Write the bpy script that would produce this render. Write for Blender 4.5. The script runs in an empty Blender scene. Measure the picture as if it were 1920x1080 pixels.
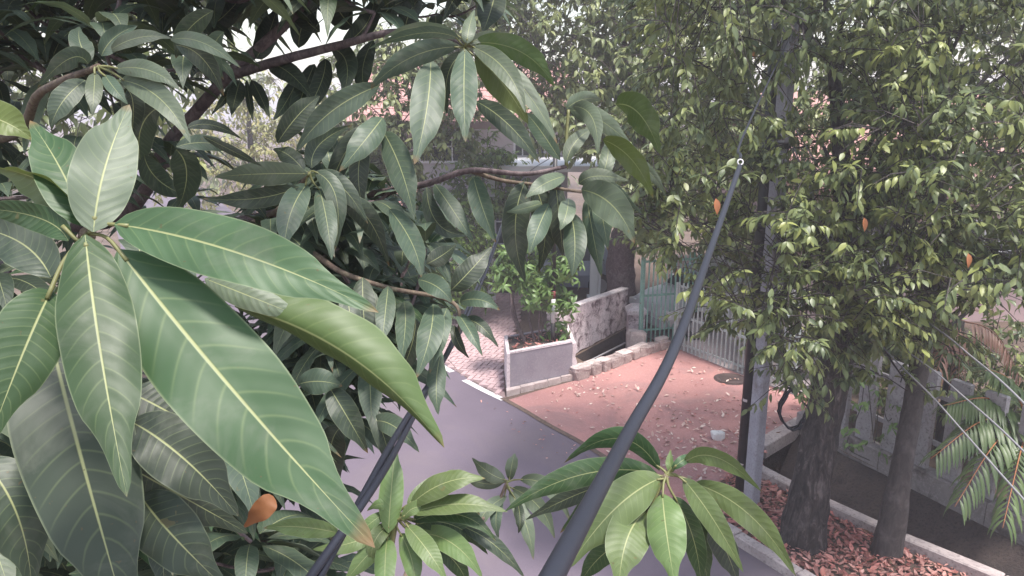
import bpy, math, random
import numpy as np
from mathutils import Vector, Matrix
from mathutils.geometry import tessellate_polygon

random.seed(11); rng = np.random.default_rng(11)
S = bpy.context.scene
COL = S.collection
R = math.radians

# ------------------------------------------------------------------ camera
CAM_H, F, PITCH = 4.8, 1400.0, R(13.65)
cd = bpy.data.cameras.new('camera'); cam = bpy.data.objects.new('camera', cd); COL.objects.link(cam)
cam.location = (0, 0, CAM_H); cam.rotation_euler = (R(90) - PITCH, 0, 0)
cd.sensor_width = 36; cd.lens = 36 * F / 1920; cd.clip_start = 0.02; cd.clip_end = 2000
S.camera = cam

# ------------------------------------------------------------------ world, sun, exposure
SUN = Vector((0.22, -0.24, 0.95)).normalized()
w = bpy.data.worlds.new('World'); S.world = w; w.use_nodes = True
nt = w.node_tree; nt.nodes.clear()
sky = nt.nodes.new('ShaderNodeTexSky'); sky.sky_type = 'NISHITA'; sky.sun_disc = False
sky.sun_elevation = math.asin(SUN.z); sky.sun_rotation = math.atan2(SUN.x, SUN.y)
sky.air_density = 1.6; sky.dust_density = 1.5; sky.ozone_density = 1.0
hs = nt.nodes.new('ShaderNodeHueSaturation'); hs.inputs['Saturation'].default_value = 0.6
bg = nt.nodes.new('ShaderNodeBackground'); bg.inputs['Strength'].default_value = 0.095
wo = nt.nodes.new('ShaderNodeOutputWorld')
nt.links.new(sky.outputs[0], hs.inputs['Color']); nt.links.new(hs.outputs[0], bg.inputs['Color'])
nt.links.new(bg.outputs[0], wo.inputs['Surface'])
sd = bpy.data.lights.new('sun', 'SUN'); sd.energy = 2.3; sd.angle = R(9); sd.color = (1.0, 0.95, 0.88)
sun = bpy.data.objects.new('sun', sd); COL.objects.link(sun); sun.location = SUN * 60
sun.rotation_euler = (-SUN).to_track_quat('-Z', 'Y').to_euler()
S.view_settings.view_transform = 'Standard'; S.view_settings.look = 'None'
S.view_settings.exposure = 1.62; S.view_settings.gamma = 1.0; S.view_settings.use_curve_mapping = False
S.render.engine = 'CYCLES'
S.cycles.use_denoising = True
S.cycles.max_bounces = 8; S.cycles.diffuse_bounces = 4; S.cycles.transparent_max_bounces = 8
S.cycles.volume_bounces = 1; S.cycles.volume_step_rate = 4
S.cycles.sample_clamp_indirect = 6

# ------------------------------------------------------------------ projection helpers (photo pixel + real distance -> world point)
CP, SP = math.cos(PITCH), math.sin(PITCH)
FWD = Vector((0, CP, -SP)); UP = Vector((0, SP, CP)); RT = Vector((1, 0, 0)); CAM = Vector((0, 0, CAM_H))
def ray(px, py): return FWD + RT * ((px - 960) / F) - UP * ((py - 540) / F)
def P(px, py, d): return CAM + ray(px, py) * d
def G(px, py, z=0.0):
    r = ray(px, py); t = (z - CAM_H) / r.z
    return CAM + r * t
def PY(px, py, y):
    r = ray(px, py); return CAM + r * (y / r.y)
def depth(p): return (Vector(p) - CAM).dot(FWD)
def proj(p):
    q = Vector(p) - CAM; d = q.dot(FWD)
    return 960 + F * q.x / d, 540 - F * q.dot(UP) / d, d

# ------------------------------------------------------------------ materials
def new_mat(name):
    m = bpy.data.materials.new(name); m.use_nodes = True
    return m, m.node_tree, m.node_tree.nodes['Principled BSDF']
def N(nt, t, **kw):
    n = nt.nodes.new(t)
    for k, v in kw.items():
        if k.startswith('i_'):
            n.inputs[int(k[2:]) if k[2:].isdigit() else k[2:]].default_value = v
        else: setattr(n, k, v)
    return n
def math_n(nt, op, a, b=None, c=None, clamp=False):
    n = nt.nodes.new('ShaderNodeMath'); n.operation = op; n.use_clamp = clamp
    for i, x in enumerate((a, b, c)):
        if x is None: continue
        if isinstance(x, (int, float)): n.inputs[i].default_value = x
        else: nt.links.new(x, n.inputs[i])
    return n.outputs[0]
def mixc(nt, f, a, b, blend='MIX'):
    n = nt.nodes.new('ShaderNodeMix'); n.data_type = 'RGBA'; n.blend_type = blend
    for s, x in ((n.inputs[0], f), (n.inputs[6], a), (n.inputs[7], b)):
        if isinstance(x, (int, float)): s.default_value = x
        elif isinstance(x, tuple): s.default_value = x if len(x) == 4 else (*x, 1)
        else: nt.links.new(x, s)
    return n.outputs[2]
def ramp(nt, f, *stops):
    n = nt.nodes.new('ShaderNodeValToRGB'); e = n.color_ramp.elements
    while len(e) < len(stops): e.new(0.5)
    for el, (p, c) in zip(e, stops):
        el.position = p; el.color = (*c, 1) if len(c) == 3 else c
    nt.links.new(f, n.inputs[0]); return n.outputs[0]
def noise(nt, scale, detail=4, rough=0.55, vec=None, dist=0.0):
    n = nt.nodes.new('ShaderNodeTexNoise'); n.inputs['Scale'].default_value = scale
    n.inputs['Detail'].default_value = detail; n.inputs['Roughness'].default_value = rough
    n.inputs['Distortion'].default_value = dist
    if vec is not None: nt.links.new(vec, n.inputs['Vector'])
    return n.outputs['Fac']
def geo_pos(nt): return nt.nodes.new('ShaderNodeNewGeometry').outputs['Position']
def bump(nt, bs, h, strength=0.4, dist=0.02):
    b = nt.nodes.new('ShaderNodeBump'); b.inputs['Strength'].default_value = strength
    b.inputs['Distance'].default_value = dist
    nt.links.new(h, b.inputs['Height']); nt.links.new(b.outputs[0], bs.inputs['Normal'])

def mottled(name, c1, c2, c3=None, s1=3.0, s2=18.0, rough=0.85, bmp=0.4, bdist=0.01, metallic=0.0, stain=None, stain_s=1.2, stain_lo=.55, stain_hi=.7):
    """two noise scales of colour, an optional blotchy stain and a fine relief"""
    m, nt, b = new_mat(name); p = geo_pos(nt)
    f = noise(nt, s1, 6, .6, p); c = mixc(nt, ramp(nt, f, (.35, (0,)*3), (.65, (1,)*3)), c1, c2)
    g = noise(nt, s2, 5, .65, p)
    if c3: c = mixc(nt, ramp(nt, g, (.5, (0,)*3), (.68, (1,)*3)), c, c3)
    if stain:
        h = noise(nt, stain_s, 7, .68, p, .6)
        c = mixc(nt, ramp(nt, h, (stain_lo, (0,)*3), (stain_hi, (1,)*3)), c, stain)
    nt.links.new(c, b.inputs['Base Color']); b.inputs['Roughness'].default_value = rough
    b.inputs['Metallic'].default_value = metallic
    if bmp: bump(nt, b, g, bmp, bdist)
    return m

def leaf_mat(name, big=False, cols=None, spec=0.45, rough=0.42, trans=0.3):
    """leaf: object colour or a set of hues by island, veins from UV, paler underside, some light passing through"""
    m, nt, b = new_mat(name)
    geo = nt.nodes.new('ShaderNodeNewGeometry'); oi = nt.nodes.new('ShaderNodeObjectInfo')
    uv = nt.nodes.new('ShaderNodeUVMap'); sp = nt.nodes.new('ShaderNodeSeparateXYZ'); nt.links.new(uv.outputs[0], sp.inputs[0])
    u, v = sp.outputs[0], sp.outputs[1]
    a = math_n(nt, 'ABSOLUTE', math_n(nt, 'MULTIPLY_ADD', v, 2.0, -1.0))
    rnd = math_n(nt, 'FRACT', math_n(nt, 'ADD', geo.outputs['Random Per Island'], oi.outputs['Random']))
    pos = geo.outputs['Position']
    if big:
        base = oi.outputs['Color']
        nz = noise(nt, 22, 3, .5, pos)
        base = mixc(nt, math_n(nt, 'MULTIPLY', nz, .6), base, (.5, .56, .5, 1), 'MULTIPLY')
        hsv = nt.nodes.new('ShaderNodeHueSaturation'); nt.links.new(base, hsv.inputs['Color'])
        nt.links.new(math_n(nt, 'MULTIPLY_ADD', rnd, .35, .85), hsv.inputs['Value'])
        nt.links.new(math_n(nt, 'MULTIPLY_ADD', rnd, .03, .485), hsv.inputs['Hue'])
        base = hsv.outputs[0]
        # side veins
        wob = noise(nt, 9, 2, .5, pos)
        ph = math_n(nt, 'MULTIPLY_ADD', u, math_n(nt, 'MULTIPLY_ADD', oi.outputs['Random'], 6.0, 11.5), math_n(nt, 'MULTIPLY', math_n(nt, 'POWER', a, 1.3), -1.6))
        ph = math_n(nt, 'ADD', ph, math_n(nt, 'MULTIPLY', wob, .5))
        ph = math_n(nt, 'ADD', ph, math_n(nt, 'MULTIPLY', math_n(nt, 'GREATER_THAN', v, .5), .43))
        tri = math_n(nt, 'ABSOLUTE', math_n(nt, 'SUBTRACT', math_n(nt, 'FRACT', ph), .5))
        vein = math_n(nt, 'SUBTRACT', 1.0, math_n(nt, 'MULTIPLY', tri, 11.0), clamp=True)
        rel = math_n(nt, 'COSINE', math_n(nt, 'MULTIPLY', ph, 6.2832))
        vfade = math_n(nt, 'SUBTRACT', 1.0, math_n(nt, 'POWER', a, 3.0), clamp=True)
        base = mixc(nt, math_n(nt, 'MULTIPLY', math_n(nt, 'MULTIPLY', vein, vfade), .24), base, (.25, .31, .13, 1))
        wid = math_n(nt, 'MULTIPLY_ADD', u, -.034, .056)
        mid = math_n(nt, 'SUBTRACT', 1.6, math_n(nt, 'DIVIDE', math_n(nt, 'MULTIPLY', a, 1.6), wid), clamp=True)
        base = mixc(nt, math_n(nt, 'MULTIPLY', mid, .85), base, (.36, .38, .18, 1))
        rim = math_n(nt, 'MULTIPLY', math_n(nt, 'SUBTRACT', a, .955, clamp=True), 18.0, clamp=True)
        base = mixc(nt, math_n(nt, 'MULTIPLY', rim, .6), base, (.30, .34, .20, 1))
        spots = math_n(nt, 'GREATER_THAN', noise(nt, 160, 2, .5, pos), .735)
        base = mixc(nt, math_n(nt, 'MULTIPLY', spots, .6), base, (.10, .07, .03, 1))
        tipm = math_n(nt, 'ADD', u, math_n(nt, 'MULTIPLY', noise(nt, 30, 3, .6, pos), .16))
        tipm = math_n(nt, 'MULTIPLY', math_n(nt, 'SUBTRACT', tipm, math_n(nt, 'MULTIPLY_ADD', oi.outputs['Random'], .10, 1.0), clamp=True), 14.0, clamp=True)
        base = mixc(nt, tipm, base, (.20, .12, .055, 1))
        dust = ramp(nt, noise(nt, 13, 5, .65, pos, .5), (.52, (0,)*3), (.75, (.5,)*3))
        base = mixc(nt, dust, base, (.17, .18, .145, 1))
        blot = math_n(nt, 'GREATER_THAN', noise(nt, 34, 3, .6, pos), .73)
        base = mixc(nt, math_n(nt, 'MULTIPLY', blot, .5), base, (.16, .13, .05, 1))
        under = mixc(nt, .35, base, (.13, .17, .055, 1))
        h = math_n(nt, 'ADD', math_n(nt, 'MULTIPLY', rel, -.5), math_n(nt, 'MULTIPLY', mid, -1.5))
        bp = nt.nodes.new('ShaderNodeBump'); bp.inputs['Strength'].default_value = .13; bp.inputs['Distance'].default_value = .0016
        nt.links.new(h, bp.inputs['Height']); nt.links.new(bp.outputs[0], b.inputs['Normal'])
    else:
        k = len(cols)
        n = nt.nodes.new('ShaderNodeValToRGB'); n.color_ramp.interpolation = 'CONSTANT' if False else 'LINEAR'
        e = n.color_ramp.elements
        while len(e) < k: e.new(.5)
        for i, c in enumerate(cols): e[i].position = i / (k - 1); e[i].color = (*c, 1)
        reg = ramp(nt, noise(nt, 1.1, 3, .6, pos), (.36, (0,)*3), (.66, (1,)*3))
        nt.links.new(math_n(nt, 'MULTIPLY_ADD', rnd, .5, math_n(nt, 'MULTIPLY', reg, .5)), n.inputs[0]); base = n.outputs[0]
        mid = math_n(nt, 'SUBTRACT', 1.0, math_n(nt, 'MULTIPLY', a, 7.0), clamp=True)
        base = mixc(nt, math_n(nt, 'MULTIPLY', mid, .3), base, (.30, .34, .16, 1))
        under = mixc(nt, .5, base, (.16, .19, .09, 1))
    base = mixc(nt, geo.outputs['Backfacing'], base, under)
    nt.links.new(base, b.inputs['Base Color'])
    b.inputs['Roughness'].default_value = rough; b.inputs['Specular IOR Level'].default_value = spec
    tr = nt.nodes.new('ShaderNodeBsdfTranslucent')
    nt.links.new(mixc(nt, .5, base, (1.0, 1.0, .35, 1), 'MULTIPLY') if False else base, tr.inputs['Color'])
    ms = nt.nodes.new('ShaderNodeMixShader'); ms.inputs[0].default_value = trans
    nt.links.new(b.outputs[0], ms.inputs[1]); nt.links.new(tr.outputs[0], ms.inputs[2])
    nt.links.new(ms.outputs[0], nt.nodes['Material Output'].inputs['Surface'])
    return m

def plain(name, c, rough=.5, metallic=0.0, nscale=30, amt=.25, spec=.5):
    m, nt, b = new_mat(name); p = geo_pos(nt); f = noise(nt, nscale, 4, .6, p)
    c2 = tuple(x * (1 - amt) for x in c)
    nt.links.new(mixc(nt, f, (*c, 1), (*c2, 1)), b.inputs['Base Color'])
    b.inputs['Roughness'].default_value = rough; b.inputs['Metallic'].default_value = metallic
    b.inputs['Specular IOR Level'].default_value = spec
    return m

def bark_mat(name, c1, c2, c3, zs=.25, sc=26, bd=.03):
    m, nt, b = new_mat(name); p = geo_pos(nt)
    mp = nt.nodes.new('ShaderNodeMapping'); mp.inputs['Scale'].default_value = (1, 1, zs); nt.links.new(p, mp.inputs[0])
    f = noise(nt, sc, 6, .7, mp.outputs[0], .8); g = noise(nt, 5, 4, .6, p)
    c = ramp(nt, f, (.36, c1), (.55, c2), (.72, c3))
    c = mixc(nt, ramp(nt, g, (.55, (0,)*3), (.8, (.5,)*3)), c, (.22, .19, .19, 1))
    nt.links.new(c, b.inputs['Base Color']); b.inputs['Roughness'].default_value = .9
    bump(nt, b, f, .9, bd); return m

M = {}
M['mango'] = leaf_mat('mango_leaf', big=True, spec=.5, rough=.5, trans=.24)
M['crown'] = leaf_mat('verge_tree_leaf', cols=[(.055,.080,.045),(.095,.125,.06),(.14,.175,.075),(.20,.235,.085),(.29,.32,.10),(.36,.37,.12)], spec=.55, rough=.42, trans=.32)
M['crown_far'] = leaf_mat('far_tree_leaf', cols=[(.12,.15,.075),(.19,.225,.105),(.27,.30,.13),(.33,.34,.15)], trans=.3)
M['tan'] = leaf_mat('tan_tree_leaf', cols=[(.30,.26,.12),(.40,.36,.17),(.26,.27,.10),(.46,.38,.24)], trans=.3)  # pale yellow foliage, its sunlit brightness put into the leaf colour
M['lime'] = leaf_mat('shrub_leaf', cols=[(.14,.22,.05),(.20,.30,.06),(.10,.17,.04),(.28,.36,.09)], trans=.35)
M['pot'] = leaf_mat('planter_leaf', cols=[(.10,.18,.06),(.17,.27,.08),(.08,.14,.05)], trans=.3)
M['palm'] = leaf_mat('palm_leaf', cols=[(.06,.10,.04),(.10,.15,.055),(.14,.19,.075)], trans=.2)
M['palm_dry'] = leaf_mat('palm_leaf_dry', cols=[(.22,.10,.08),(.30,.16,.12),(.16,.08,.07)], trans=.2)
M['litter'] = leaf_mat('litter_leaf', cols=[(.42,.14,.12),(.56,.22,.20),(.24,.08,.07),(.62,.33,.29),(.48,.17,.14),(.72,.50,.46)], spec=.3, rough=.7, trans=.08)
M['pale_litter'] = leaf_mat('pale_litter_leaf', cols=[(.62,.46,.42),(.72,.58,.52),(.48,.28,.24),(.75,.66,.62)], spec=.3, rough=.7, trans=.08)
M['brown_leaf'] = plain('brown_leaf', (.22, .085, .03), .6, nscale=50)
M['orange_leaf'] = plain('orange_leaf', (.40, .15, .06), .6, nscale=50)
M['stem'] = bark_mat('mango_twig', (.09,.06,.05), (.16,.12,.09), (.22,.19,.13), .6, 60, .004)
M['stem_green'] = plain('green_stem', (.20, .20, .08), .5, nscale=40, amt=.4)
M['bark_purple'] = bark_mat('mango_bark', (.07,.05,.055), (.15,.11,.115), (.24,.19,.19), .5, 40, .006)
M['bark'] = bark_mat('verge_bark', (.016,.013,.013), (.06,.048,.047), (.19,.155,.15), .28, 17, .09)
M['bark2'] = bark_mat('smooth_bark', (.04,.033,.033), (.065,.055,.053), (.10,.085,.08), .4, 18, .02)
M['bark3'] = bark_mat('patchy_bark', (.06,.04,.045), (.13,.09,.095), (.25,.20,.23), .7, 22, .03)
M['asphalt'] = mottled('asphalt', (.126,.099,.130), (.148,.117,.152), (.108,.086,.112), .7, 120, .8, .25, .004, stain=(.165,.132,.145), stain_s=.45, stain_lo=.5, stain_hi=.75)
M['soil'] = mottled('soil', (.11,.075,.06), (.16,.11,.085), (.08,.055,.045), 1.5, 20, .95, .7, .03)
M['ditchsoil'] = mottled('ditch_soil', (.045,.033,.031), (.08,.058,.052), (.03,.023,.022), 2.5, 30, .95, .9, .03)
M['drive'] = mottled('red_drive', (.42,.205,.19), (.345,.17,.168), (.48,.27,.25), .9, 45, .88, .35, .006, stain=(.25,.155,.155), stain_s=.75, stain_lo=.50, stain_hi=.72)
M['yard'] = mottled('yard_concrete', (.33,.28,.29), (.27,.23,.25), (.38,.33,.33), 1.0, 40, .9, .3, .006)
M['paver'] = mottled('paver', (.48,.34,.35), (.40,.27,.285), (.55,.42,.42), 7, 60, .9, .4, .004)
M['paver_joint'] = mottled('paver_joint', (.26,.185,.185), (.21,.15,.15), None, 8, 60, .95, .3)
M['white'] = mottled('road_paint', (.74,.70,.71), (.62,.58,.60), (.40,.36,.38), 4, 55, .7, .2, .002)
M['kerb'] = mottled('kerb_concrete', (.46,.39,.38), (.34,.28,.28), (.22,.18,.18), 3, 25, .9, .5, .01)
M['planter'] = mottled('planter_render', (.29,.26,.30), (.24,.21,.25), (.33,.29,.33), 4, 35, .88, .35, .008, stain=(.16,.13,.15), stain_s=2.2, stain_lo=.58, stain_hi=.75)
M['planter_trim'] = mottled('planter_trim', (.72,.63,.66), (.60,.51,.54), (.36,.29,.31), 5, 30, .85, .5, .01)
M['slab'] = mottled('weathered_slab', (.76,.65,.68), (.62,.50,.54), (.34,.25,.28), 5, 34, .9, .5, .012, stain=(.15,.10,.115), stain_s=5.0, stain_lo=.49, stain_hi=.62)
M['slab_top'] = mottled('slab_top', (.76,.68,.70), (.66,.57,.60), (.38,.30,.31), 5, 25, .9, .4)
M['stone'] = mottled('rubble_stone', (.36,.28,.27), (.26,.20,.20), (.46,.38,.36), 6, 30, .95, .8, .02)
M['stone_pale'] = mottled('pale_stone', (.52,.43,.42), (.42,.34,.33), (.58,.50,.49), 6, 30, .95, .6, .015)
M['water'] = plain('ditch_water', (.02, .02, .02), .15)
M['green'] = mottled('green_paint', (.20,.40,.34), (.16,.33,.28), (.36,.46,.43), 5, 60, .5, .2, .003, stain=(.20,.11,.08), stain_s=9, stain_lo=.62, stain_hi=.7)
M['gatewhite'] = mottled('grey_green_paint', (.48,.54,.55), (.40,.46,.47), (.24,.19,.19), 5, 60, .5, .2, .003, stain=(.14,.08,.07), stain_s=7, stain_lo=.6, stain_hi=.7)
M['black'] = mottled('black_pole_paint', (.022,.020,.022), (.035,.031,.034), None, 4, 50, .45, .15, .003)
M['greypole'] = mottled('grey_pole', (.38,.37,.43), (.30,.29,.34), (.24,.22,.26), 3, 45, .7, .35, .005, stain=(.20,.17,.18), stain_s=4.0, stain_lo=.55, stain_hi=.7)
M['cable'] = plain('cable_sheath', (.020, .021, .034), .5, nscale=80, amt=.35)
M['wire'] = plain('pale_wire', (.27, .26, .28), .5, nscale=80)
M['rubber'] = plain('rubber', (.018, .018, .02), .6)
M['plastic'] = plain('white_plastic', (.72, .70, .72), .45)
M['sticker'] = plain('sticker', (.62, .52, .52), .6)
M['red'] = plain('red_band', (.22, .04, .045), .5)
M['picket'] = mottled('white_picket', (.38,.35,.37), (.31,.285,.30), (.18,.16,.165), 4, 26, .85, .4, .008, stain=(.19,.16,.16), stain_s=3.5, stain_lo=.58, stain_hi=.72)
M['fencebase'] = mottled('fence_base', (.30,.26,.26), (.22,.19,.19), (.36,.31,.31), 4, 30, .9, .5, .01, stain=(.10,.08,.075), stain_s=2.5, stain_lo=.5, stain_hi=.65)
M['tile'] = mottled('roof_tile', (.44,.24,.22), (.36,.19,.18), (.52,.32,.30), 3, 20, .85, .3)
M['wall'] = mottled('house_wall', (.55,.50,.52), (.46,.42,.45), None, 1.2, 20, .9, .2)
M['wall_pink'] = mottled('pink_wall', (.56,.40,.40), (.47,.33,.34), None, 1.2, 20, .9, .2)
M['wood'] = plain('dark_wood', (.10, .065, .06), .7)
M['whitewash'] = plain('whitewash', (.74, .73, .76), .7, nscale=5, amt=.12)
M['glass'] = plain('window_glass', (.03, .035, .04), .08)
M['car_silver'] = plain('silver_car_paint', (.46, .44, .46), .4, metallic=.0, nscale=3, amt=.1)
M['car_blue'] = plain('blue_grey_car_paint', (.23, .26, .34), .28, metallic=.3, nscale=3, amt=.1)
M['chrome'] = plain('bright_trim', (.62, .62, .66), .25, metallic=.6)
M['iron'] = mottled('cast_iron', (.06,.04,.04), (.085,.058,.055), None, 4, 50, .95, .5, .006)

# ------------------------------------------------------------------ object helpers
WO = {}
def tag(o, label=None, cat=None, group=None, kind=None):
    if label: o['label'] = label
    if cat: o['category'] = cat
    if group: o['group'] = group
    if kind: o['kind'] = kind
    return o
def link(o, parent=None, origin=(0, 0, 0)):
    COL.objects.link(o); origin = Vector(origin); WO[o.name] = origin
    if parent is not None:
        o.parent = parent; o.location = origin - WO[parent.name]
    else: o.location = origin
    return o
def empty(name, loc):
    o = bpy.data.objects.new(name, None); o.empty_display_size = .2
    return link(o, None, loc)
def mesh(name, verts, faces, mat, smooth=False, uvs=None):
    me = bpy.data.meshes.new(name); me.from_pydata([tuple(v) for v in verts], [], faces)
    if smooth: me.polygons.foreach_set('use_smooth', [True] * len(me.polygons))
    if uvs is not None:
        l = me.uv_layers.new(name='UVMap'); idx = np.empty(len(me.loops), int); me.loops.foreach_get('vertex_index', idx)
        l.data.foreach_set('uv', np.asarray(uvs, float)[idx].ravel())
    me.materials.append(mat); me.update(); return me
def obj(name, vf, mat, parent=None, origin=None, smooth=False, uvs=None):
    v, f = vf
    if origin is None: origin = WO[parent.name] if parent is not None else (0, 0, 0)
    o_ = Vector(origin)
    me = mesh(name, [Vector(x) - o_ for x in v], f, mat, smooth, uvs)
    return link(bpy.data.objects.new(name, me), parent, o_)
def inst(name, me, parent, Mw, color=None):
    """object sharing mesh data, world matrix Mw (parents carry translation only)"""
    o = bpy.data.objects.new(name, me); COL.objects.link(o); o.parent = parent
    Mw = Mw.copy(); WO[o.name] = Mw.translation.copy(); Mw.translation -= WO[parent.name]
    o.matrix_basis = Mw
    if color: o.color = color
    return o
def join(*vfs):
    V, Fc = [], []
    for v, f in vfs:
        k = len(V); V += list(v); Fc += [tuple(i + k for i in q) for q in f]
    return V, Fc
def box(x0, x1, y0, y1, z0, z1):
    v = [(x, y, z) for z in (z0, z1) for y in (y0, y1) for x in (x0, x1)]
    return v, [(0,2,3,1), (4,5,7,6), (0,1,5,4), (2,6,7,3), (0,4,6,2), (1,3,7,5)]
def obox(a, b, wid, z0, z1, bev=0.0):
    """box along ground segment a->b, width wid, from z0 to z1, with chamfered top edges"""
    a, b = Vector(a), Vector(b); d = Vector((b.x - a.x, b.y - a.y, 0)).normalized(); n = Vector((-d.y, d.x, 0))
    def rg(z, s):
        return [Vector((q.x, q.y, z)) + n * (wid / 2 - s) * k + d * s * e for q, e in ((a, 1), (b, -1)) for k in (-1, 1)]
    rings = [rg(z0, 0), rg(z1 - bev, 0)] + ([rg(z1, bev)] if bev else [])
    V = [p for r in rings for p in r]; Fc = []
    o = (0, 1, 3, 2)
    for r in range(len(rings) - 1):
        for i in range(4):
            j = (i + 1) % 4; Fc.append((r*4+o[i], r*4+o[j], r*4+4+o[j], r*4+4+o[i]))
    t = (len(rings) - 1) * 4
    Fc.append(tuple(t + i for i in o)); Fc.append(tuple(reversed(o)))
    return V, [tuple(reversed(f)) for f in Fc]
def catmull(pts, sub=6):
    pts = [Vector(p) for p in pts]; out = []
    if len(pts) < 3: 
        return [pts[0].lerp(pts[1], i / sub) for i in range(sub + 1)]
    e = [pts[0] * 2 - pts[1]] + pts + [pts[-1] * 2 - pts[-2]]
    for i in range(1, len(e) - 2):
        for k in range(sub):
            t = k / sub; a, b, c, d = e[i-1:i+3]
            out.append(.5 * ((2*b) + (c - a) * t + (2*a - 5*b + 4*c - d) * t*t + (3*b - a - 3*c + d) * t**3))
    out.append(pts[-1]); return out
def lerp_r(rad, n):
    return list(np.interp(np.linspace(0, 1, n), np.linspace(0, 1, len(rad)), rad))
def tube(pts, rad, n=8, rough=0.0, caps=True, seed=0):
    pts = [Vector(p) for p in pts]
    if isinstance(rad, (int, float)): rad = [rad] * len(pts)
    if len(rad) != len(pts): rad = lerp_r(rad, len(pts))
    rr = random.Random(seed); V, Fc = [], []; ref = None
    for i, p in enumerate(pts):
        t = (pts[min(i+1, len(pts)-1)] - pts[max(i-1, 0)]).normalized()
        if ref is None: ref = t.orthogonal().normalized()
        ref = (ref - t * ref.dot(t)).normalized(); b = t.cross(ref)
        for k in range(n):
            a = 2 * math.pi * k / n; r = rad[i] * (1 + rough * rr.uniform(-1, 1))
            V.append(p + (ref * math.cos(a) + b * math.sin(a)) * r)
    for i in range(len(pts) - 1):
        for k in range(n):
            Fc.append((i*n+k, i*n+(k+1)%n, (i+1)*n+(k+1)%n, (i+1)*n+k))
    if caps:
        Fc.append(tuple(range(n-1, -1, -1))); Fc.append(tuple((len(pts)-1)*n + k for k in range(n)))
    return V, Fc
def sheet(poly, z, mat, name, kind='structure', thick=0.0, parent=None, sub=None):
    poly = [Vector((p[0], p[1], z)) for p in poly]
    tri = tessellate_polygon([poly])
    def up(f):
        a, b, c = (poly[i] for i in f); return f if (b - a).cross(c - a).z > 0 else tuple(reversed(f))
    Fc = [up(f) for f in tri]; V = list(poly)
    if thick:
        n = len(poly); V += [p - Vector((0, 0, thick)) for p in poly]
        area = sum(poly[i].x * poly[(i+1)%n].y - poly[(i+1)%n].x * poly[i].y for i in range(n))
        for i in range(n):
            j = (i+1) % n; q = (i, n+i, n+j, j); Fc.append(q if area > 0 else tuple(reversed(q)))
    o = obj(name, (V, Fc), mat, parent)
    if kind: tag(o, kind=kind)
    return o
def inside(p, poly):
    c = False; n = len(poly); x, y = p[0], p[1]
    for i in range(n):
        a, b = poly[i], poly[(i+1) % n]
        if (a[1] > y) != (b[1] > y) and x < (b[0]-a[0]) * (y-a[1]) / (b[1]-a[1]) + a[0]: c = not c
    return c

# ================================================================== THE SETTING
# road: right edge follows the photograph, the left edge lies five metres over
redge = [G(*p) for p in ((800,655), (845,690), (880,712), (950,750), (985,769), (1030,795), (1100,833), (1200,897), (1290,962), (1380,1015), (1480,1078))]
d0 = (redge[0] - redge[2]).normalized(); d1 = (redge[-1] - redge[-3]).normalized()
redge = [redge[0] + d0 * 60, redge[0] + d0 * 20] + redge + [redge[-1] + d1 * 6, redge[-1] + d1 * 30]
def offset(pts, w):
    out = []
    for i, p in enumerate(pts):
        t = (pts[min(i+1, len(pts)-1)] - pts[max(i-1, 0)]).normalized(); out.append(p + Vector((t.y, -t.x, 0)) * w)
    return out
ledge_ = offset(redge, 5.0)
V = []; Fc = []
for a, b in zip(redge, ledge_):
    V += [(a.x, a.y, .004), (b.x, b.y, .004)]
for i in range(len(redge) - 1): Fc.append((2*i, 2*i+1, 2*i+3, 2*i+2)[::-1])
road = tag(obj('road', (V, Fc), M['asphalt']), kind='structure')

# drains (holes in the ground)
kin = [G(1424, 886), G(1540, 948), G(1700, 1022), G(1850, 1084)]          # near edge of the right hand drain
kd = (kin[-1] - kin[-2]).normalized(); kin += [kin[-1] + kd * 1.5, kin[-1] + kd * 9]
kfar = [G(1500, 795), G(1585, 850), G(1680, 895), G(1900, 1008)]
fd = (kfar[-1] - kfar[1]).normalized(); kfar += [kfar[-1] + fd * 1.5, kfar[-1] + fd * 9]
hole2 = [G(1427, 833)] + kin + kfar[::-1]
hole1 = [G(1078, 668), G(1172, 617), G(1206, 634), G(1116, 692)]
outer = [Vector((-260, -60, 0)), Vector((260, -60, 0)), Vector((260, 420, 0)), Vector((-260, 420, 0))]
def ccw(p):
    a = sum(p[i].x * p[(i+1)%len(p)].y - p[(i+1)%len(p)].x * p[i].y for i in range(len(p)))
    return p if a > 0 else p[::-1]
loops = [outer, ccw(hole1)[::-1], ccw(hole2)[::-1]]
allv = [v for l in loops for v in l]
tri = tessellate_polygon(loops)
tri = [f if (allv[f[1]] - allv[f[0]]).cross(allv[f[2]] - allv[f[0]]).z > 0 else tuple(reversed(f)) for f in tri]
tag(obj('ground', (allv, tri), M['soil']), kind='structure')
def drain(hole, dep, name, mat):
    h = ccw(hole); n = len(h); V = []; Fc = []
    for p in h: V += [(p.x, p.y, -.001), (p.x, p.y, -dep)]
    for i in range(n):
        j = (i+1) % n; Fc.append((2*i, 2*j, 2*j+1, 2*i+1))
    poly = [Vector((p.x, p.y, -dep)) for p in h]
    for f in tessellate_polygon([poly]): 
        q = f if (poly[f[1]]-poly[f[0]]).cross(poly[f[2]]-poly[f[0]]).z > 0 else tuple(reversed(f))
        Fc.append(tuple(2*i+1 for i in q))
    return tag(obj(name, (V, Fc), mat), kind='structure')
drain(hole1, 1.1, 'drain', M['ditchsoil'])
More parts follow.
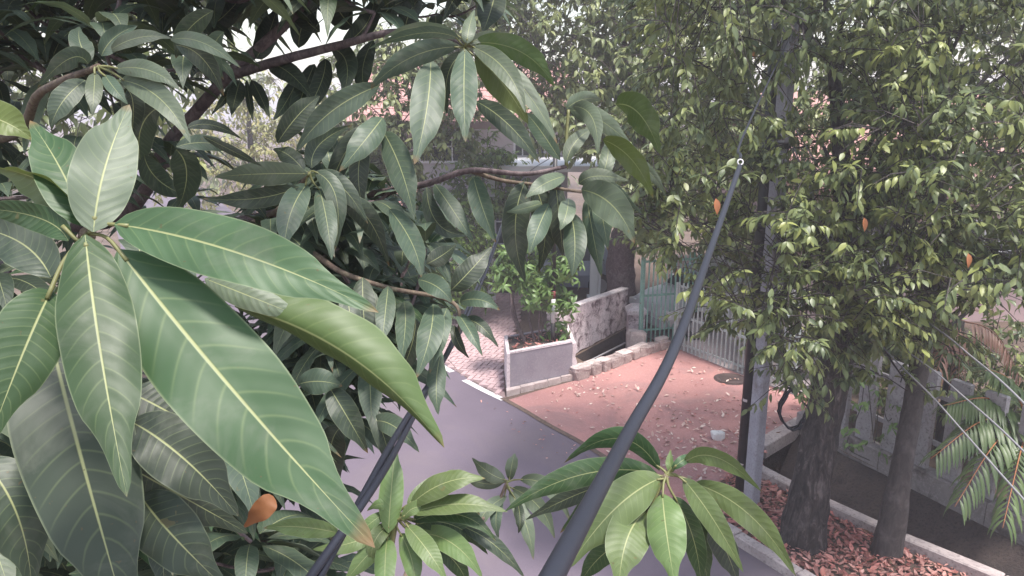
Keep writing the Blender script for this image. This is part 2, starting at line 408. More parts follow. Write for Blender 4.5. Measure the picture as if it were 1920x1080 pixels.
# right hand drain: earthen bank falling from the fence foot to the channel under the kerb
V = []; Fc = []
na = [G(1427, 833) + Vector((0, 0, 0))] + kin[:]
nb = [G(1500, 795)] + kfar[1:]
na = na[1:]; 
nn = min(len(na), len(nb)); na = na[:nn]; nb = nb[:nn]
K = 9
for a, b in zip(na, nb):
    for k in range(K):
        t = k / (K - 1); q = a.lerp(b, t)
        z = -.62 if t < .35 else -.62 + .60 * ((t - .35) / .65) ** .8
        if k == 0: z = -.62
        V.append((q.x, q.y, z - .02))
# refine lengthwise with jitter
rows = nn; VV = []; SUBL = 12
for i in range(rows - 1):
    for s in range(SUBL + (1 if i == rows - 2 else 0)):
        t = s / SUBL
        for k in range(K):
            p = Vector(V[i*K+k]).lerp(Vector(V[(i+1)*K+k]), t)
            if 0 < k < K - 1: p.z += random.uniform(-.03, .03)
            VV.append(p)
nr = len(VV) // K
for i in range(nr - 1):
    for k in range(K - 1): Fc.append((i*K+k, (i+1)*K+k, (i+1)*K+k+1, i*K+k+1))
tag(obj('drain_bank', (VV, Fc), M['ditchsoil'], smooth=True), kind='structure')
V = []; Fc = []
wall_pts = [G(1427, 833)] + kin
for p in wall_pts: V += [(p.x, p.y, -.001), (p.x, p.y, -.75)]
for i in range(len(wall_pts) - 1): Fc.append((2*i, 2*i+2, 2*i+3, 2*i+1))
a, b = G(1427, 833), G(1500, 795); k = len(V)
V += [(a.x, a.y, -.002), (b.x, b.y, -.002), (b.x, b.y, -.75), (a.x, a.y, -.75)]; Fc.append((k, k+1, k+2, k+3))
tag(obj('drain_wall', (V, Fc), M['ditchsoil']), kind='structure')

# red driveway
drive_poly = [G(*p) for p in ((952,751), (985,770), (1030,796), (1100,834), (1200,898), (1288,960), (1352,905), (1427,833), (1500,789), (1560,742),
              (1480,738), (1390,704), (1275,656), (1258,651), (1200,670), (1140,694), (1080,714), (1010,733))]
sheet(drive_poly, .010, M['drive'], 'driveway')
yard_poly = [G(*p) for p in ((1262,651), (1275,656), (1390,704), (1480,738), (1560,742), (1700,700), (1640,560), (1230,560), (1206,630))]
sheet(yard_poly, .006, M['yard'], 'yard')
# verge under the trees
verge_poly = [G(1288,960), G(1380,1015), G(1480,1078), redge[-2], kin[-2]] + kin[:4][::-1] + [G(1427,834), G(1352,905)]
sheet(verge_poly, .014, M['soil'], 'verge')
# driveway end beam over the drain
a, b = G(1424, 836), G(1503, 790)
tag(obj('culvert_beam', obox(a, b, .22, -.16, .045, .012), M['kerb']), kind='structure')

# white edge line of the road
def strip(pts, wd, z, name, mat):
    o2 = offset(pts, wd); V = []; Fc = []
    for a, b in zip(pts, o2): V += [(a.x, a.y, z), (b.x, b.y, z)]
    for i in range(len(pts) - 1): Fc.append((2*i+2, 2*i+3, 2*i+1, 2*i))
    return obj(name, (V, Fc), mat)
for pl in ([(876,712), (910,730), (950,749)], [(800,662), (825,680), (853,697)]):
    tag(strip(catmull([G(*p) for p in pl], 6), .12, .010, 'road_line', M['white']), kind='structure')
tag(strip(catmull([G(*p) for p in ((945,746), (985,768), (1030,795), (1100,833), (1200,897), (1288,960))], 6), .09, .0145, 'road_edge', M['soil']), kind='structure')
# kerb at the road, block by block
kr = tag(obj('road_kerb', obox(G(1290,964), G(1292,966), .05, -.1, .02), M['kerb']), kind='structure')
kp = catmull([G(*p) for p in ((1290,962), (1380,1015), (1480,1078))] + [redge[-2]], 8)
def blocks(parent, path, length, wd, z0, z1, mat, name, gap=.012, bev=.015, jit=.012):
    # walk the path and lay blocks
    L = 0; cum = [0]
    for a, b in zip(path, path[1:]): L += (b - a).length; cum.append(L)
    def at(s):
        for i in range(len(path) - 1):
            if s <= cum[i+1]: return path[i].lerp(path[i+1], (s - cum[i]) / max(cum[i+1] - cum[i], 1e-6))
        return path[-1]
    s = 0; out = []
    while s < L - length * .3:
        e = min(s + length * random.uniform(.9, 1.1), L); a, b = at(s + gap / 2), at(e - gap / 2)
        j = random.uniform(-jit, jit); n = Vector((-(b-a).y, (b-a).x, 0)).normalized() * random.uniform(-jit, jit)
        out.append(obj(name, obox(a + n, b + n, wd, z0, z1 + j, bev), mat, parent, a)); s = e
    return out
blocks(kr, kp, .8, .13, -.1, .13, M['kerb'], 'kerb_block')
kk = [p for p in kin[:5]]
kn = tag(obj('drain_kerb', obox(kin[0] + Vector((0,0,0)), kin[1], .02, -.3, -.02), M['kerb']), kind='structure')
blocks(kn, [p + Vector((-.06, -.04, 0)) for p in kk], 1.0, .15, -.12, .14, M['kerb'], 'kerb_block')

# block paving between the road and the planter
pav_poly = [G(*p) for p in ((800,655), (845,690), (880,710), (948,748), (946,735), (944,660), (958,640), (985,560), (1000,545), (900,520), (820,560))]
pv = sheet(pav_poly, .006, M['paver_joint'], 'paving')
pm = []
for (lx, ly) in ((.196, .096), (.096, .196)):
    q = box(.002, lx, .002, ly, -.02, .028); c = .006
    v = [(x + (c if x < .05 else -c) * (z > 0), y + (c if y < .05 else -c) * (z > 0), z) for x, y, z in q[0]]
    pm.append(mesh('paver', v, q[1], M['paver']))
ang = R(-18); ca, sa = math.cos(ang), math.sin(ang); cands = []
org = G(900, 690)
for i in range(-90, 90):
    for j in range(-90, 90):
        s = (i - j) % 4
        if s not in (0, 3): continue
        x, y = i * .1, j * .1; wx, wy = org.x + ca * x - sa * y, org.y + sa * x + ca * y
        cx, cy = (.1, .05) if s == 0 else (.05, .1)
        mx, my = org.x + ca * (x+cx) - sa * (y+cy), org.y + sa * (x+cx) + ca * (y+cy)
        if inside((mx, my), pav_poly): cands.append((my, s, wx, wy))
cands.sort(); rest = []
for k, (my, s, wx, wy) in enumerate(cands):
    Mx = Matrix.Translation((wx, wy, .006 + random.uniform(-.004, .005))) @ Matrix.Rotation(ang + random.uniform(-.02, .02), 4, 'Z') @ Matrix.Rotation(random.uniform(-.02, .02), 4, 'X')
    me = pm[0] if s == 0 else pm[1]
    if k < 300: inst('paver', me, pv, Mx)
    else: rest.append(([Mx @ v.co for v in me.vertices], [tuple(p.vertices) for p in me.polygons]))
if rest: tag(obj('distant_paving', join(*rest), M['paver'], pv), kind='stuff')

# ================================================================== BUILDINGS BEHIND
def roof_tiles(roof, x0, x1, y0, z0, y1, z1, nx, ny, mat):
    dx = (x1 - x0) / nx; sl = Vector((0, y1 - y0, z1 - z0)); L = sl.length / ny; pit = math.atan2(z1 - z0, y1 - y0)
    V = []; Fc = []
    for k in range(7):
        t = k / 6; z = .035 * math.sin(t * math.pi) 
        V += [(t * dx * .98, -.03, z + .02), (t * dx * .98, L, z)]
    for k in range(6): Fc.append((2*k, 2*k+2, 2*k+3, 2*k+1))
    V += [(x, y, z - .02) for x, y, z in V]; n = 14
    for k in range(6): Fc.append((n+2*k, 2*k, 2*k+2, n+2*k+2)[::-1])
    me = mesh('roof_tile', V, Fc, mat)
    for j in range(ny):
        for i in range(nx):
            p = Vector((x0 + i * dx, y0, z0)) + sl * (j / ny) + Vector((0, 0, .02))
            inst('roof_tile', me, roof, Matrix.Translation(p) @ Matrix.Rotation(pit + random.uniform(-.02, .02), 4, 'X'))
def roof_mesh(x0, x1, ya, za, yb, zb, yc, zc, th=.10):
    V = [(x, y, z) for x in (x0, x1) for y, z in ((ya, za), (yb, zb), (yc, zc), (yc, zc - th), (yb, zb - th), (ya, za - th))]
    Fc = [(0,6,7,1), (1,7,8,2), (2,8,9,3), (3,9,10,4), (4,10,11,5), (5,11,6,0), (0,1,2,3,4,5), (11,10,9,8,7,6)]
    return V, [tuple(reversed(f)) for f in Fc]
def window(parent, x0, x1, y, z0, z1, bars=4):
    f = obj('window', join(box(x0-.06, x1+.06, y-.05, y+.02, z1, z1+.07), box(x0-.06, x1+.06, y-.05, y+.02, z0-.07, z0),
            box(x0-.06, x0, y-.05, y+.02, z0, z1), box(x1, x1+.06, y-.05, y+.02, z0, z1)), M['whitewash'], parent)
    obj('pane', box(x0, x1, y-.012, y-.002, z0, z1), M['glass'], f)
    for k in range(1, bars):
        x = x0 + (x1 - x0) * k / bars; obj('glazing_bar', box(x-.02, x+.02, y-.045, y-.015, z0, z1), M['whitewash'], f)
    z = (z0 + z1) / 2; obj('glazing_bar', box(x0, x1, y-.04, y-.02, z-.02, z+.02), M['whitewash'], f)

h = tag(empty('house', (-1.4, 21.5, 0)), 'two storey house with pinkish red tile roof and white flat canopy behind the mango leaves', 'house')
obj('wall', box(-4.2, 1.6, 21.6, 27.5, 0, 4.45), M['wall'], h)
rf = obj('roof', roof_mesh(-4.6, 2.0, 21.0, 4.35, 24.4, 6.1, 27.9, 4.35), M['tile'], h)
roof_tiles(rf, -4.6, 2.0, 21.0, 4.36, 24.4, 6.1, 20, 10, M['tile'])
obj('fascia', box(-4.6, 2.0, 20.96, 20.995, 4.2, 4.42), M['wood'], h)
obj('canopy', box(-.7, 2.7, 18.0, 21.55, 3.28, 3.42), M['whitewash'], h)
obj('porch_column', join(box(1.98, 2.16, 18.35, 18.55, 0, 3.275), box(2.17, 2.24, 18.38, 18.56, 0, 3.275), box(1.92, 2.3, 18.3, 18.6, 0, .12)), M['whitewash'], h)
obj('porch_column', box(-.6, -.42, 18.3, 18.5, 0, 3.275), M['whitewash'], h)
window(h, .1, .9, 21.6, 3.45, 4.15, 4); window(h, -2.6, -1.4, 21.6, 3.3, 4.1, 4); window(h, -1.0, .3, 21.6, .9, 2.2, 5)
obj('door', box(.7, 1.5, 21.54, 21.597, 0, 2.1), M['wood'], h)

h2 = tag(empty('shed', (-4.0, 21, 0)), 'low shed with a red tile roof glimpsed between the hanging mango leaves', 'shed')
obj('wall', box(-6.0, -2.9, 19.6, 22.4, 0, 1.7), M['wall_pink'], h2)
rf = obj('roof', roof_mesh(-6.3, -2.6, 19.0, 1.55, 21.0, 2.75, 23.0, 1.55), M['tile'], h2)
roof_tiles(rf, -6.3, -2.6, 19.0, 1.56, 21.0, 2.75, 11, 7, M['tile'])
window(h2, -4.9, -4.0, 19.6, .7, 1.35, 3)
obj('door', box(-3.7, -3.1, 19.55, 19.597, 0, 1.5), M['wood'], h2)

h3 = tag(empty('bungalow', (9.5, 17, 0)), 'pale pink walled house hidden behind the verge trees at the right', 'house')
obj('wall', box(6.4, 17, 16.5, 23, 0, 3.2), M['wall_pink'], h3)
obj('roof', roof_mesh(5.8, 17.6, 15.8, 3.1, 19.7, 5.2, 23.6, 3.1), M['tile'], h3)
window(h3, 7.4, 8.7, 16.5, 1.0, 2.3, 4); window(h3, 10.2, 11.6, 16.5, 1.0, 2.3, 4)
obj('door', box(9.1, 9.95, 16.44, 16.497, 0, 2.1), M['wood'], h3)

# ================================================================== CARS
def make_car(name, loc, rz, paint, label):
    c = tag(empty(name, (0, 0, 0)), label, 'car')
    # body by cross sections along x (length 4.0): (x, half width, z bottom, z shoulder)
    secs = [(-2.0,.62,.42,.62), (-1.93,.74,.30,.78), (-1.6,.80,.24,.86), (-.9,.82,.22,.90), (0,.83,.22,.90), (.8,.82,.22,.88), (1.4,.80,.24,.80), (1.85,.74,.30,.66), (2.0,.60,.40,.52)]
    V = []; Fc = []
    for x, hw, zb, zs in secs:
        V += [(x, -hw*.9, zb, ), (x, -hw, (zb+zs)/2), (x, -hw*.95, zs), (x, -hw*.6, zs+.03), (x, hw*.6, zs+.03), (x, hw*.95, zs), (x, hw, (zb+zs)/2), (x, hw*.9, zb)]
    for i in range(len(secs)-1):
        for k in range(8): Fc.append((i*8+k, i*8+(k+1)%8, (i+1)*8+(k+1)%8, (i+1)*8+k))
    Fc += [tuple(range(7, -1, -1)), tuple((len(secs)-1)*8 + k for k in range(8))]
    obj('body', (V, Fc), paint, c, smooth=False)
    cab = [(-1.75,.70,.90), (-1.25,.60,1.38), (-.3,.60,1.45), (.35,.58,1.38), (1.05,.70,.88)]
    V = []; Fc = []
    for x, hw, z in cab: V += [(x, -hw, z), (x, hw, z)]
    V += [(-1.75,-.72,.84), (-1.75,.72,.84), (1.05,-.72,.80), (1.05,.72,.80)]
    for i in range(4): Fc.append((2*i, 2*i+2, 2*i+3, 2*i+1))
    Fc += [(0,10,12,8,6,4,2), (1,3,5,7,9,13,11), (0,1,11,10), (8,12,13,9)]
    cb = obj('cabin', (V, Fc), paint, c)
    for s in (-1, 1):
        for xa, xb, ta, tb in ((-1.35,-.45,-1.12,-.42), (-.35,.75,-.32,.28)):
            hb, ht = .712, .615
            V = [(xa, s*hb, .93), (xb, s*hb, .93), (tb, s*ht, 1.33), (ta, s*ht, 1.33)]
            V += [(x, y - s*.02, z) for x, y, z in V]
            obj('side_window', (V, [(0,1,2,3), (7,6,5,4), (0,4,5,1), (1,5,6,2), (2,6,7,3), (3,7,4,0)]), M['glass'], c)
        for x in (-1.25, 1.25):
            a = [(x, s*(.66), .31), (x, s*.835, .31)]
            wv = tube(a, .31, 20); wh = obj('wheel', wv, M['rubber'], c)
            obj('rim', tube([(x, s*.80, .31), (x, s*.845, .31)], .19, 16), M['chrome'], wh)
        obj('headlight', box(1.80, 1.93, s*.62-.1, s*.62+.1, .53, .66), M['plastic'], c)
        obj('tail_light', box(-2.0, -1.9, s*.62-.09, s*.62+.09, .58, .80), M['red'], c)
        obj('wing_mirror', box(.62, .74, s*.80-.09, s*.80+.09, .92, 1.04), paint, c)
    V = [(.42,-.54,1.355), (.42,.54,1.355), (1.02,.64,.925), (1.02,-.64,.925)]; V += [(x+.012, y, z+.012) for x, y, z in V]
    obj('windscreen', (V, [(4,7,6,5), (0,1,2,3), (0,4,5,1), (1,5,6,2), (2,6,7,3), (3,7,4,0)]), M['glass'], c)
    obj('bumper', join(box(1.86, 2.04, -.66, .66, .30, .46), box(-2.05, -1.9, -.68, .68, .34, .50)), M['chrome'], c)
    c.location = loc; c.rotation_euler = (0, 0, rz); return c
p = G(1318, 628); make_car('parked_car', (p.x + .55, p.y + .9, 0.006), R(205), M['car_silver'], 'silver car parked in the yard behind the barred gate')
make_car('parked_car', (1.15, 19.75, 0), R(172), M['car_blue'], 'blue grey car parked under the white canopy behind the planter shrubs')

# ================================================================== PLANTER, PARAPET, DRAIN EDGE
pa, pb = G(952, 737), G(1078, 709)
pdir = (pb - pa).normalized(); pn = Vector((-pdir.y, pdir.x, 0))
pn = Vector((-.05, 1, 0)).normalized()
PH = .70; PD = 1.05; PW = (pb - pa).length
def frame_pt(u, v, z): 
    q = pa + pdir * u + pn * v; return Vector((q.x, q.y, z))
def fbox(u0, u1, v0, v1, z0, z1, jit=0.0):
    v = [frame_pt(u + random.uniform(-jit, jit), w_ + random.uniform(-jit, jit), z + random.uniform(-jit, jit)) for z in (z0, z1) for w_ in (v0, v1) for u in (u0, u1)]
    return v, box(0,1,0,1,0,1)[1]
pl = tag(empty('planter', pa), 'grey rendered concrete planter box with pale chipped edges at the road bend', 'planter')
obj('front_wall', fbox(.05, PW - .07, 0, .09, 0, PH), M['planter'], pl)
obj('back_wall', fbox(.05, PW - .07, PD - .09, PD, 0, PH), M['planter'], pl)
obj('side_wall', fbox(-.02, .047, -.012, PD + .01, 0, PH + .012), M['planter_trim'], pl)
# chipped right hand wall
V = []; Fc = []; nz = 7; nv = 10
for i in range(nz + 1):
    for j in range(nv + 1):
        u = PW + (.05 * random.uniform(-.3, 1) if 0 < i < nz else .0)
        V.append(frame_pt(u, -.004 + (PD + .004) * j / nv, PH * i / nz + (random.uniform(-.05, .01) if i == nz else 0)))
k = len(V)
for i in range(nz + 1):
    for j in range(nv + 1): V.append(frame_pt(PW - .067, -.004 + (PD + .004) * j / nv, V[i*(nv+1)+j].z))
for i in range(nz):
    for j in range(nv):
        a = i*(nv+1)+j; Fc += [(a, a+1, a+nv+2, a+nv+1), (k+a, k+a+nv+1, k+a+nv+2, k+a+1)]
for j in range(nv):
    a = nz*(nv+1)+j; Fc.append((a, a+1, k+a+1, k+a))
for i in range(nz):
    a = i*(nv+1); Fc.append((a, a+nv+1, k+a+nv+1, k+a)); a += nv; Fc.append((a, k+a, k+a+nv+1, a+nv+1))
obj('side_wall', (V, Fc), M['planter_trim'], pl)
obj('rim', fbox(.05, PW - .07, -.008, .10, PH + .002, PH + .03, .004), M['planter_trim'], pl)
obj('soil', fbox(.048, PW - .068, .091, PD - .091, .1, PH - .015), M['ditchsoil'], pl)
for k in range(5):   # curved foot in front
    u0, u1 = PW * k / 5, PW * (k + 1) / 5 - .008
    obj('foot_stone', fbox(u0 - .03, u1 - .03, -.16 + .02 * k, -.012, 0, .11 + random.uniform(-.01, .01), .006), M['stone_pale'], pl)

# rubble edge of the drain
re_ = catmull([G(*p) for p in ((1080,716), (1112,706), (1150,692), (1200,672), (1262,652))], 10)
rw = tag(empty('rubble_wall', re_[0]), 'low broken rubble stone edging between the red driveway and the open drain', 'low wall')
cum = [0]
for a, b in zip(re_, re_[1:]): cum.append(cum[-1] + (b - a).length)
def along(path, cum, s):
    for i in range(len(path) - 1):
        if s <= cum[i+1]: return path[i].lerp(path[i+1], (s - cum[i]) / (cum[i+1] - cum[i]))
    return path[-1]
def rock(c, ex, ey, sx, sy, sz, seed):
    rr = random.Random(seed); V = []; Fc = []
    lat, lon = 5, 9
    for i in range(lat + 1):
        th = math.pi * i / lat
        for j in range(lon):
            ph = 2 * math.pi * j / lon
            x, y, z = (math.sin(th) * math.cos(ph), math.sin(th) * math.sin(ph), math.cos(th))
            e = .42; x, y, z = (math.copysign(abs(t) ** e, t) for t in (x, y, z)); k = 1 + rr.uniform(-.13, .13)
            V.append(Vector(c) + ex * (x * sx * k) + ey * (y * sy * k) + Vector((0, 0, z * sz * k)))
    for i in range(lat):
        for j in range(lon): Fc.append((i*lon+j, (i+1)*lon+j, (i+1)*lon+(j+1)%lon, i*lon+(j+1)%lon))
    return V, Fc
s = 0; k = 0
while s < cum[-1] - .05:
    L = random.uniform(.14, .42); a, b = along(re_, cum, s), along(re_, cum, min(s + L, cum[-1])); ex = (b - a).normalized(); ey = Vector((-ex.y, ex.x, 0))
    c = (a + b) / 2 + ey * .10
    obj('stone', rock(c + Vector((0,0,.09)), ex, ey, (b-a).length/2 * 1.02, .12, .12 + random.uniform(-.02, .02), k), M['stone'], rw, c)
    if k % 4 != 3: obj('stone', rock(c + ey * random.uniform(-.02, .06) + Vector((0,0,.19 + random.uniform(-.02,.02))), ex, ey, (b-a).length/2 * random.uniform(.8, 1.15), random.uniform(.08, .12), random.uniform(.035, .06), k + 50), M['stone_pale'], rw, c)
    s += L; k += 1
obj('stone', rock(G(1190, 655) + Vector((.05,.1,.16)), Vector((1,0,0)), Vector((0,1,0)), .2, .17, .22, 90), M['stone_pale'], rw)

# weathered parapet slab beyond the drain
sa_, sb_ = G(1036, 688), G(1174, 614)
ps = tag(empty('parapet', sa_), 'pink grey weathered concrete parapet with dark stains behind the planter', 'parapet')
dd = (sb_ - sa_).normalized(); nn_ = Vector((-dd.y, dd.x, 0))
if nn_.y < 0: nn_ = -nn_
V = []; Fc = []; nu = 24; nzz = 8
for side in (0, 1):
    for i in range(nu + 1):
        for j in range(nzz + 1):
            t = i / nu; q = sa_.lerp(sb_, t) + nn_ * (.14 * side + (random.uniform(-.006, .006) if side == 0 else 0))
            top = 1.02 - .14 * t; z = .03 + (top - .03) * j / nzz + (random.uniform(-.02, .01) if j == 0 else 0)
            V.append(Vector((q.x, q.y, z)))
w1 = nzz + 1; off = (nu + 1) * w1
for i in range(nu):
    for j in range(nzz):
        a = i*w1+j; Fc += [(a, a+w1, a+w1+1, a+1), (off+a, off+a+1, off+a+w1+1, off+a+w1)]
    a = i*w1; Fc.append((a, off+a, off+a+w1, a+w1)); a += nzz; Fc.append((a, a+w1, off+a+w1, off+a))
for j in range(nzz):
    Fc.append((j, j+1, off+j+1, off+j)); a = nu*w1+j; Fc.append((a, off+a, off+a+1, a+1))
obj('panel', (V, Fc), M['slab'], ps)
cpa, cpb = sa_ + nn_ * .07, sb_ + nn_ * .07
q = obox(cpa, cpb, .17, 0, .035, .008); v2 = []
for p_ in q[0]:
    t = (p_ - cpa).dot(dd) / (cpb - cpa).length; v2.append(Vector((p_.x, p_.y, p_.z + 1.022 - .14 * t)))
obj('coping', (v2, q[1]), M['slab_top'], ps)

# stub column at the end of the parapet
c = G(1193, 634)
sc_ = tag(empty('stub_column', c), 'short concrete column with a sloped cap beside the green bars', 'column')
obj('shaft', box(c.x-.17, c.x+.17, c.y, c.y+.34, -.6, .52), M['slab'], sc_)
v, f = box(c.x-.21, c.x+.21, c.y-.04, c.y+.38, .523, .60); v += [(c.x-.10, c.y+.08, .70), (c.x+.12, c.y+.08, .70), (c.x-.10, c.y+.28, .70), (c.x+.12, c.y+.28, .70)]
f = [q for q in f if q != (4,5,7,6)] + [(4,5,9,8), (5,7,11,9), (7,6,10,11), (6,4,8,10), (8,9,11,10)]
obj('cap', (v, f), M['slab_top'], sc_)
# pipe across the drain
tag(obj('pipe', tube([G(1075, 690) + Vector((0,0,-.02)), G(1210, 634) + Vector((0,0,.12))], .018, 8), M['wire'], smooth=True), 'thin pale pipe crossing the dark open drain', 'pipe')

# ================================================================== GATE AND BAR FENCE
def bars(name, a, b, hgt, n, mat, label, cat, rails=(.12, .55, .93), r=.016, z0=.03, lean=None, diag=False, spikes=True):
    t = tag(empty(name, a), label, cat); d = (b - a)
    for k in range(n):
        q = a + d * (k / (n - 1)); hh = hgt * (1 + random.uniform(-.01, .01))
        pts = [(q.x, q.y, z0), (q.x, q.y, hh * .97), (q.x, q.y, hh)]
        obj('bar', tube(pts, [r, r, r * .4], 6), mat, t, (q.x, q.y, z0))
    for fz in rails:
        z = hgt * fz; nvec = Vector((-d.y, d.x, 0)).normalized()
        o1 = nvec * (r + .012)
        obj('rail', obox(a + o1 - d.normalized()*.03, b + o1 + d.normalized()*.03, .02, z - .022, z + .022), mat, t)
    for q in (a - d.normalized() * .05, b + d.normalized() * .05):
        obj('post', obox(q - d.normalized()*.025, q + d.normalized()*.025, .05, 0, hgt * .98), mat, t)
    return t
bars('bar_fence', G(1203, 646), G(1272, 640) + Vector((.35, .1, 0)), 1.88, 13, M['green'], 'tall green painted steel bar fence section next to the stub column', 'fence', rails=(.16, .55, .93))
g = bars('gate', G(1268, 655), G(1482, 738), 1.42, 27, M['gatewhite'], 'pale grey green sliding gate of thin bars across the driveway', 'gate', rails=(.10, .5, .93))

# manhole
mc = G(1370, 712); mh = tag(empty('manhole', mc), 'round dark iron manhole cover in the red driveway before the gate', 'manhole cover')
obj('rim', tube([(mc.x, mc.y, .004), (mc.x, mc.y, .018)], .30, 32), M['iron'], mh)
obj('cover', join(tube([(mc.x, mc.y, .019), (mc.x, mc.y, .028)], .27, 32), *[box(mc.x-.2, mc.x+.2, mc.y+dy-.012, mc.y+dy+.012, .0285, .034) for dy in (-.12, -.06, 0, .06, .12)]), M['iron'], mh)
# crumpled plastic bag
bgp = G(1346, 824)
tag(obj('plastic_bag', rock(bgp + Vector((0,0,.07)), Vector((1,0,0)), Vector((0,1,0)), .10, .08, .06, 7), M['plastic'], None, bgp), 'crumpled white plastic bag on the driveway edge near the poles', 'plastic bag')

# ================================================================== POLES AND CABLES
b0 = G(1390, 925)
bp_ = tag(empty('utility_pole', b0), 'round black steel pole with small stickers beside the grey square pole', 'pole')
obj('shaft', tube([b0 + Vector((0,0,-.05)), b0 + Vector((.0,.0,6.3))], [.085, .075], 20), M['black'], bp_, smooth=True)
for px, py, wd, hh in ((1394, 743, .03, .035), (1398, 753, .05, .035), (1393, 762, .03, .04), (1390, 872, .06, .02)):
    q = PY(px, py, b0.y - .088); off = Vector((q.x - b0.x, 0, 0))
    V = []; Fc = []
    for k in range(5):
        t = -.5 + k / 4; a = math.asin(max(-.95, min(.95, (off.x + wd * t) / .084)))
        V += [(b0.x + .0865 * math.sin(a), b0.y - .0865 * math.cos(a), q.z - hh/2), (b0.x + .0865 * math.sin(a), b0.y - .0865 * math.cos(a), q.z + hh/2)]
    for k in range(4): Fc.append((2*k, 2*k+2, 2*k+3, 2*k+1))
    obj('sticker', (V, Fc), M['sticker'], bp_)
obj('clamp', tube([b0 + Vector((0,0,4.55)), b0 + Vector((0,0,4.65))], .092, 16), M['greypole'], bp_)
g0 = G(1408, 945)
gp = tag(empty('utility_pole', g0), 'square grey concrete pole standing right of the black pole', 'pole')
c45 = R(32)
def sqpole(c, hw, z0, z1, rot, taper=.85):
    V = []
    for z, k in ((z0, 1), (z1, taper)):
        for i in range(4):
            for e in (-.12, .12):
                a = rot + math.pi/2 * i + math.pi/4 + e; V.append(Vector((c.x + math.cos(a) * hw * 1.414 * k, c.y + math.sin(a) * hw * 1.414 * k, z)))
    Fc = [(i, (i+1)%8, 8+(i+1)%8, 8+i) for i in range(8)] + [tuple(range(7,-1,-1)), tuple(range(8,16))]
    return V, Fc
obj('shaft', sqpole(g0, .070, -.05, 6.0, c45), M['greypole'], gp)
obj('clamp', sqpole(g0, .076, 4.35, 4.42, c45, 1.0), M['black'], gp)
obj('clamp', sqpole(g0, .080, 1.98, 2.01, c45, 1.0), M['black'], gp)

# heavy black cable that comes from the camera's own mast
cab_pts = [P(985, 1180, .50), P(1036, 1080, .57), P(1180, 810, .98), P(1268, 645, 1.32), P(1335, 460, 2.1), P(1387, 312, 2.9)]
hc = tag(empty('service_cable', cab_pts[-1]), 'thick black cable rising diagonally past the camera to a white ring', 'cable')
cp_ = catmull(cab_pts, 14)
obj('sheath', tube(cp_, .0096, 14), M['cable'], hc, smooth=True)
rc = P(1388, 304, 2.93)
V = []; Fc = []; n1, n2 = 20, 8
for i in range(n1):
    a = 2 * math.pi * i / n1; dv = RT * math.cos(a) + UP * math.sin(a)
    for j in range(n2):
        b = 2 * math.pi * j / n2; V.append(rc + dv * (.0105 + .003 * math.cos(b)) + FWD * .003 * math.sin(b))
for i in range(n1):
    for j in range(n2): Fc.append((i*n2+j, ((i+1)%n1)*n2+j, ((i+1)%n1)*n2+(j+1)%n2, i*n2+(j+1)%n2))
obj('ring', (V, Fc), M['plastic'], hc, smooth=True)
obj('tail_wire', tube(catmull([rc + UP * .012, P(1400, 240, 4.5), Vector((g0.x, g0.y - .1, 5.6))], 8), .0065, 8), M['cable'], hc)
# twisted pair on the left
tw = [P(560, 1140, .80), P(600, 1068, .92), P(700, 905, 1.12), P(765, 790, 1.5), P(845, 650, 2.2), P(905, 520, 3.4), P(985, 330, 9.0), Vector((.9, 18.1, 3.6))]
tc = tag(empty('twisted_cable', tw[0]), 'pair of twisted black cables running up behind the curled mango leaf', 'cable')
tp = catmull(tw, 40)
for ph in (0, math.pi):
    pts = []
    for i, q in enumerate(tp):
        t = (tp[min(i+1, len(tp)-1)] - tp[max(i-1, 0)]).normalized(); e1 = t.cross(Vector((0,0,1))).normalized(); e2 = t.cross(e1)
        a = i * .035 + ph; pts.append(q + e1 * .0062 * math.cos(a) + e2 * .0062 * math.sin(a))
    obj('strand', tube(pts, .0060, 8), M['cable'], tc, smooth=True)
lab = ['lowest of the three thin pale wires slanting down at the right', 'middle one of the three thin pale wires slanting down at the right', 'highest of the three thin pale wires slanting down at the right']
for (ax, ay), (bx, by), zz, lb in (((1607,580), (1920,937), 4.42, lab[0]), ((1627,577), (1920,847), 4.36, lab[1]), ((1672,533), (1920,756), 4.6, lab[2])):
    st = Vector((g0.x + .1, g0.y - .05, zz))
    pts = catmull([st, P(ax, ay, 7.6), P((ax+bx)/2, (ay+by)/2 + 2, 6.2), P(bx, by, 5.0), P(bx + 330, by + 360, 4.0)], 10)
    tag(obj('overhead_wire', tube(pts, .0075, 6), M['wire'], None, pts[0], smooth=True), lb, 'wire', 'thin wires at the right')
# coiled spare cable hung on the grey pole
V = []
cc = P(1490, 765, 8.9)
cl = []
for k in range(60):
    a = k * .42; cl.append(cc + Vector((.17 * math.cos(a) * (1 + .1 * math.sin(k * 1.7)), .05 * math.sin(k), .27 * math.sin(a))))
tag(obj('cable_coil', tube([Vector((g0.x, g0.y - .1, 2.0)), cc + Vector((-.3, 0, .45))] + cl, .012, 6), M['cable'], None, cc, smooth=True), 'coil of black spare cable hanging left of the rough verge trunk', 'cable coil')

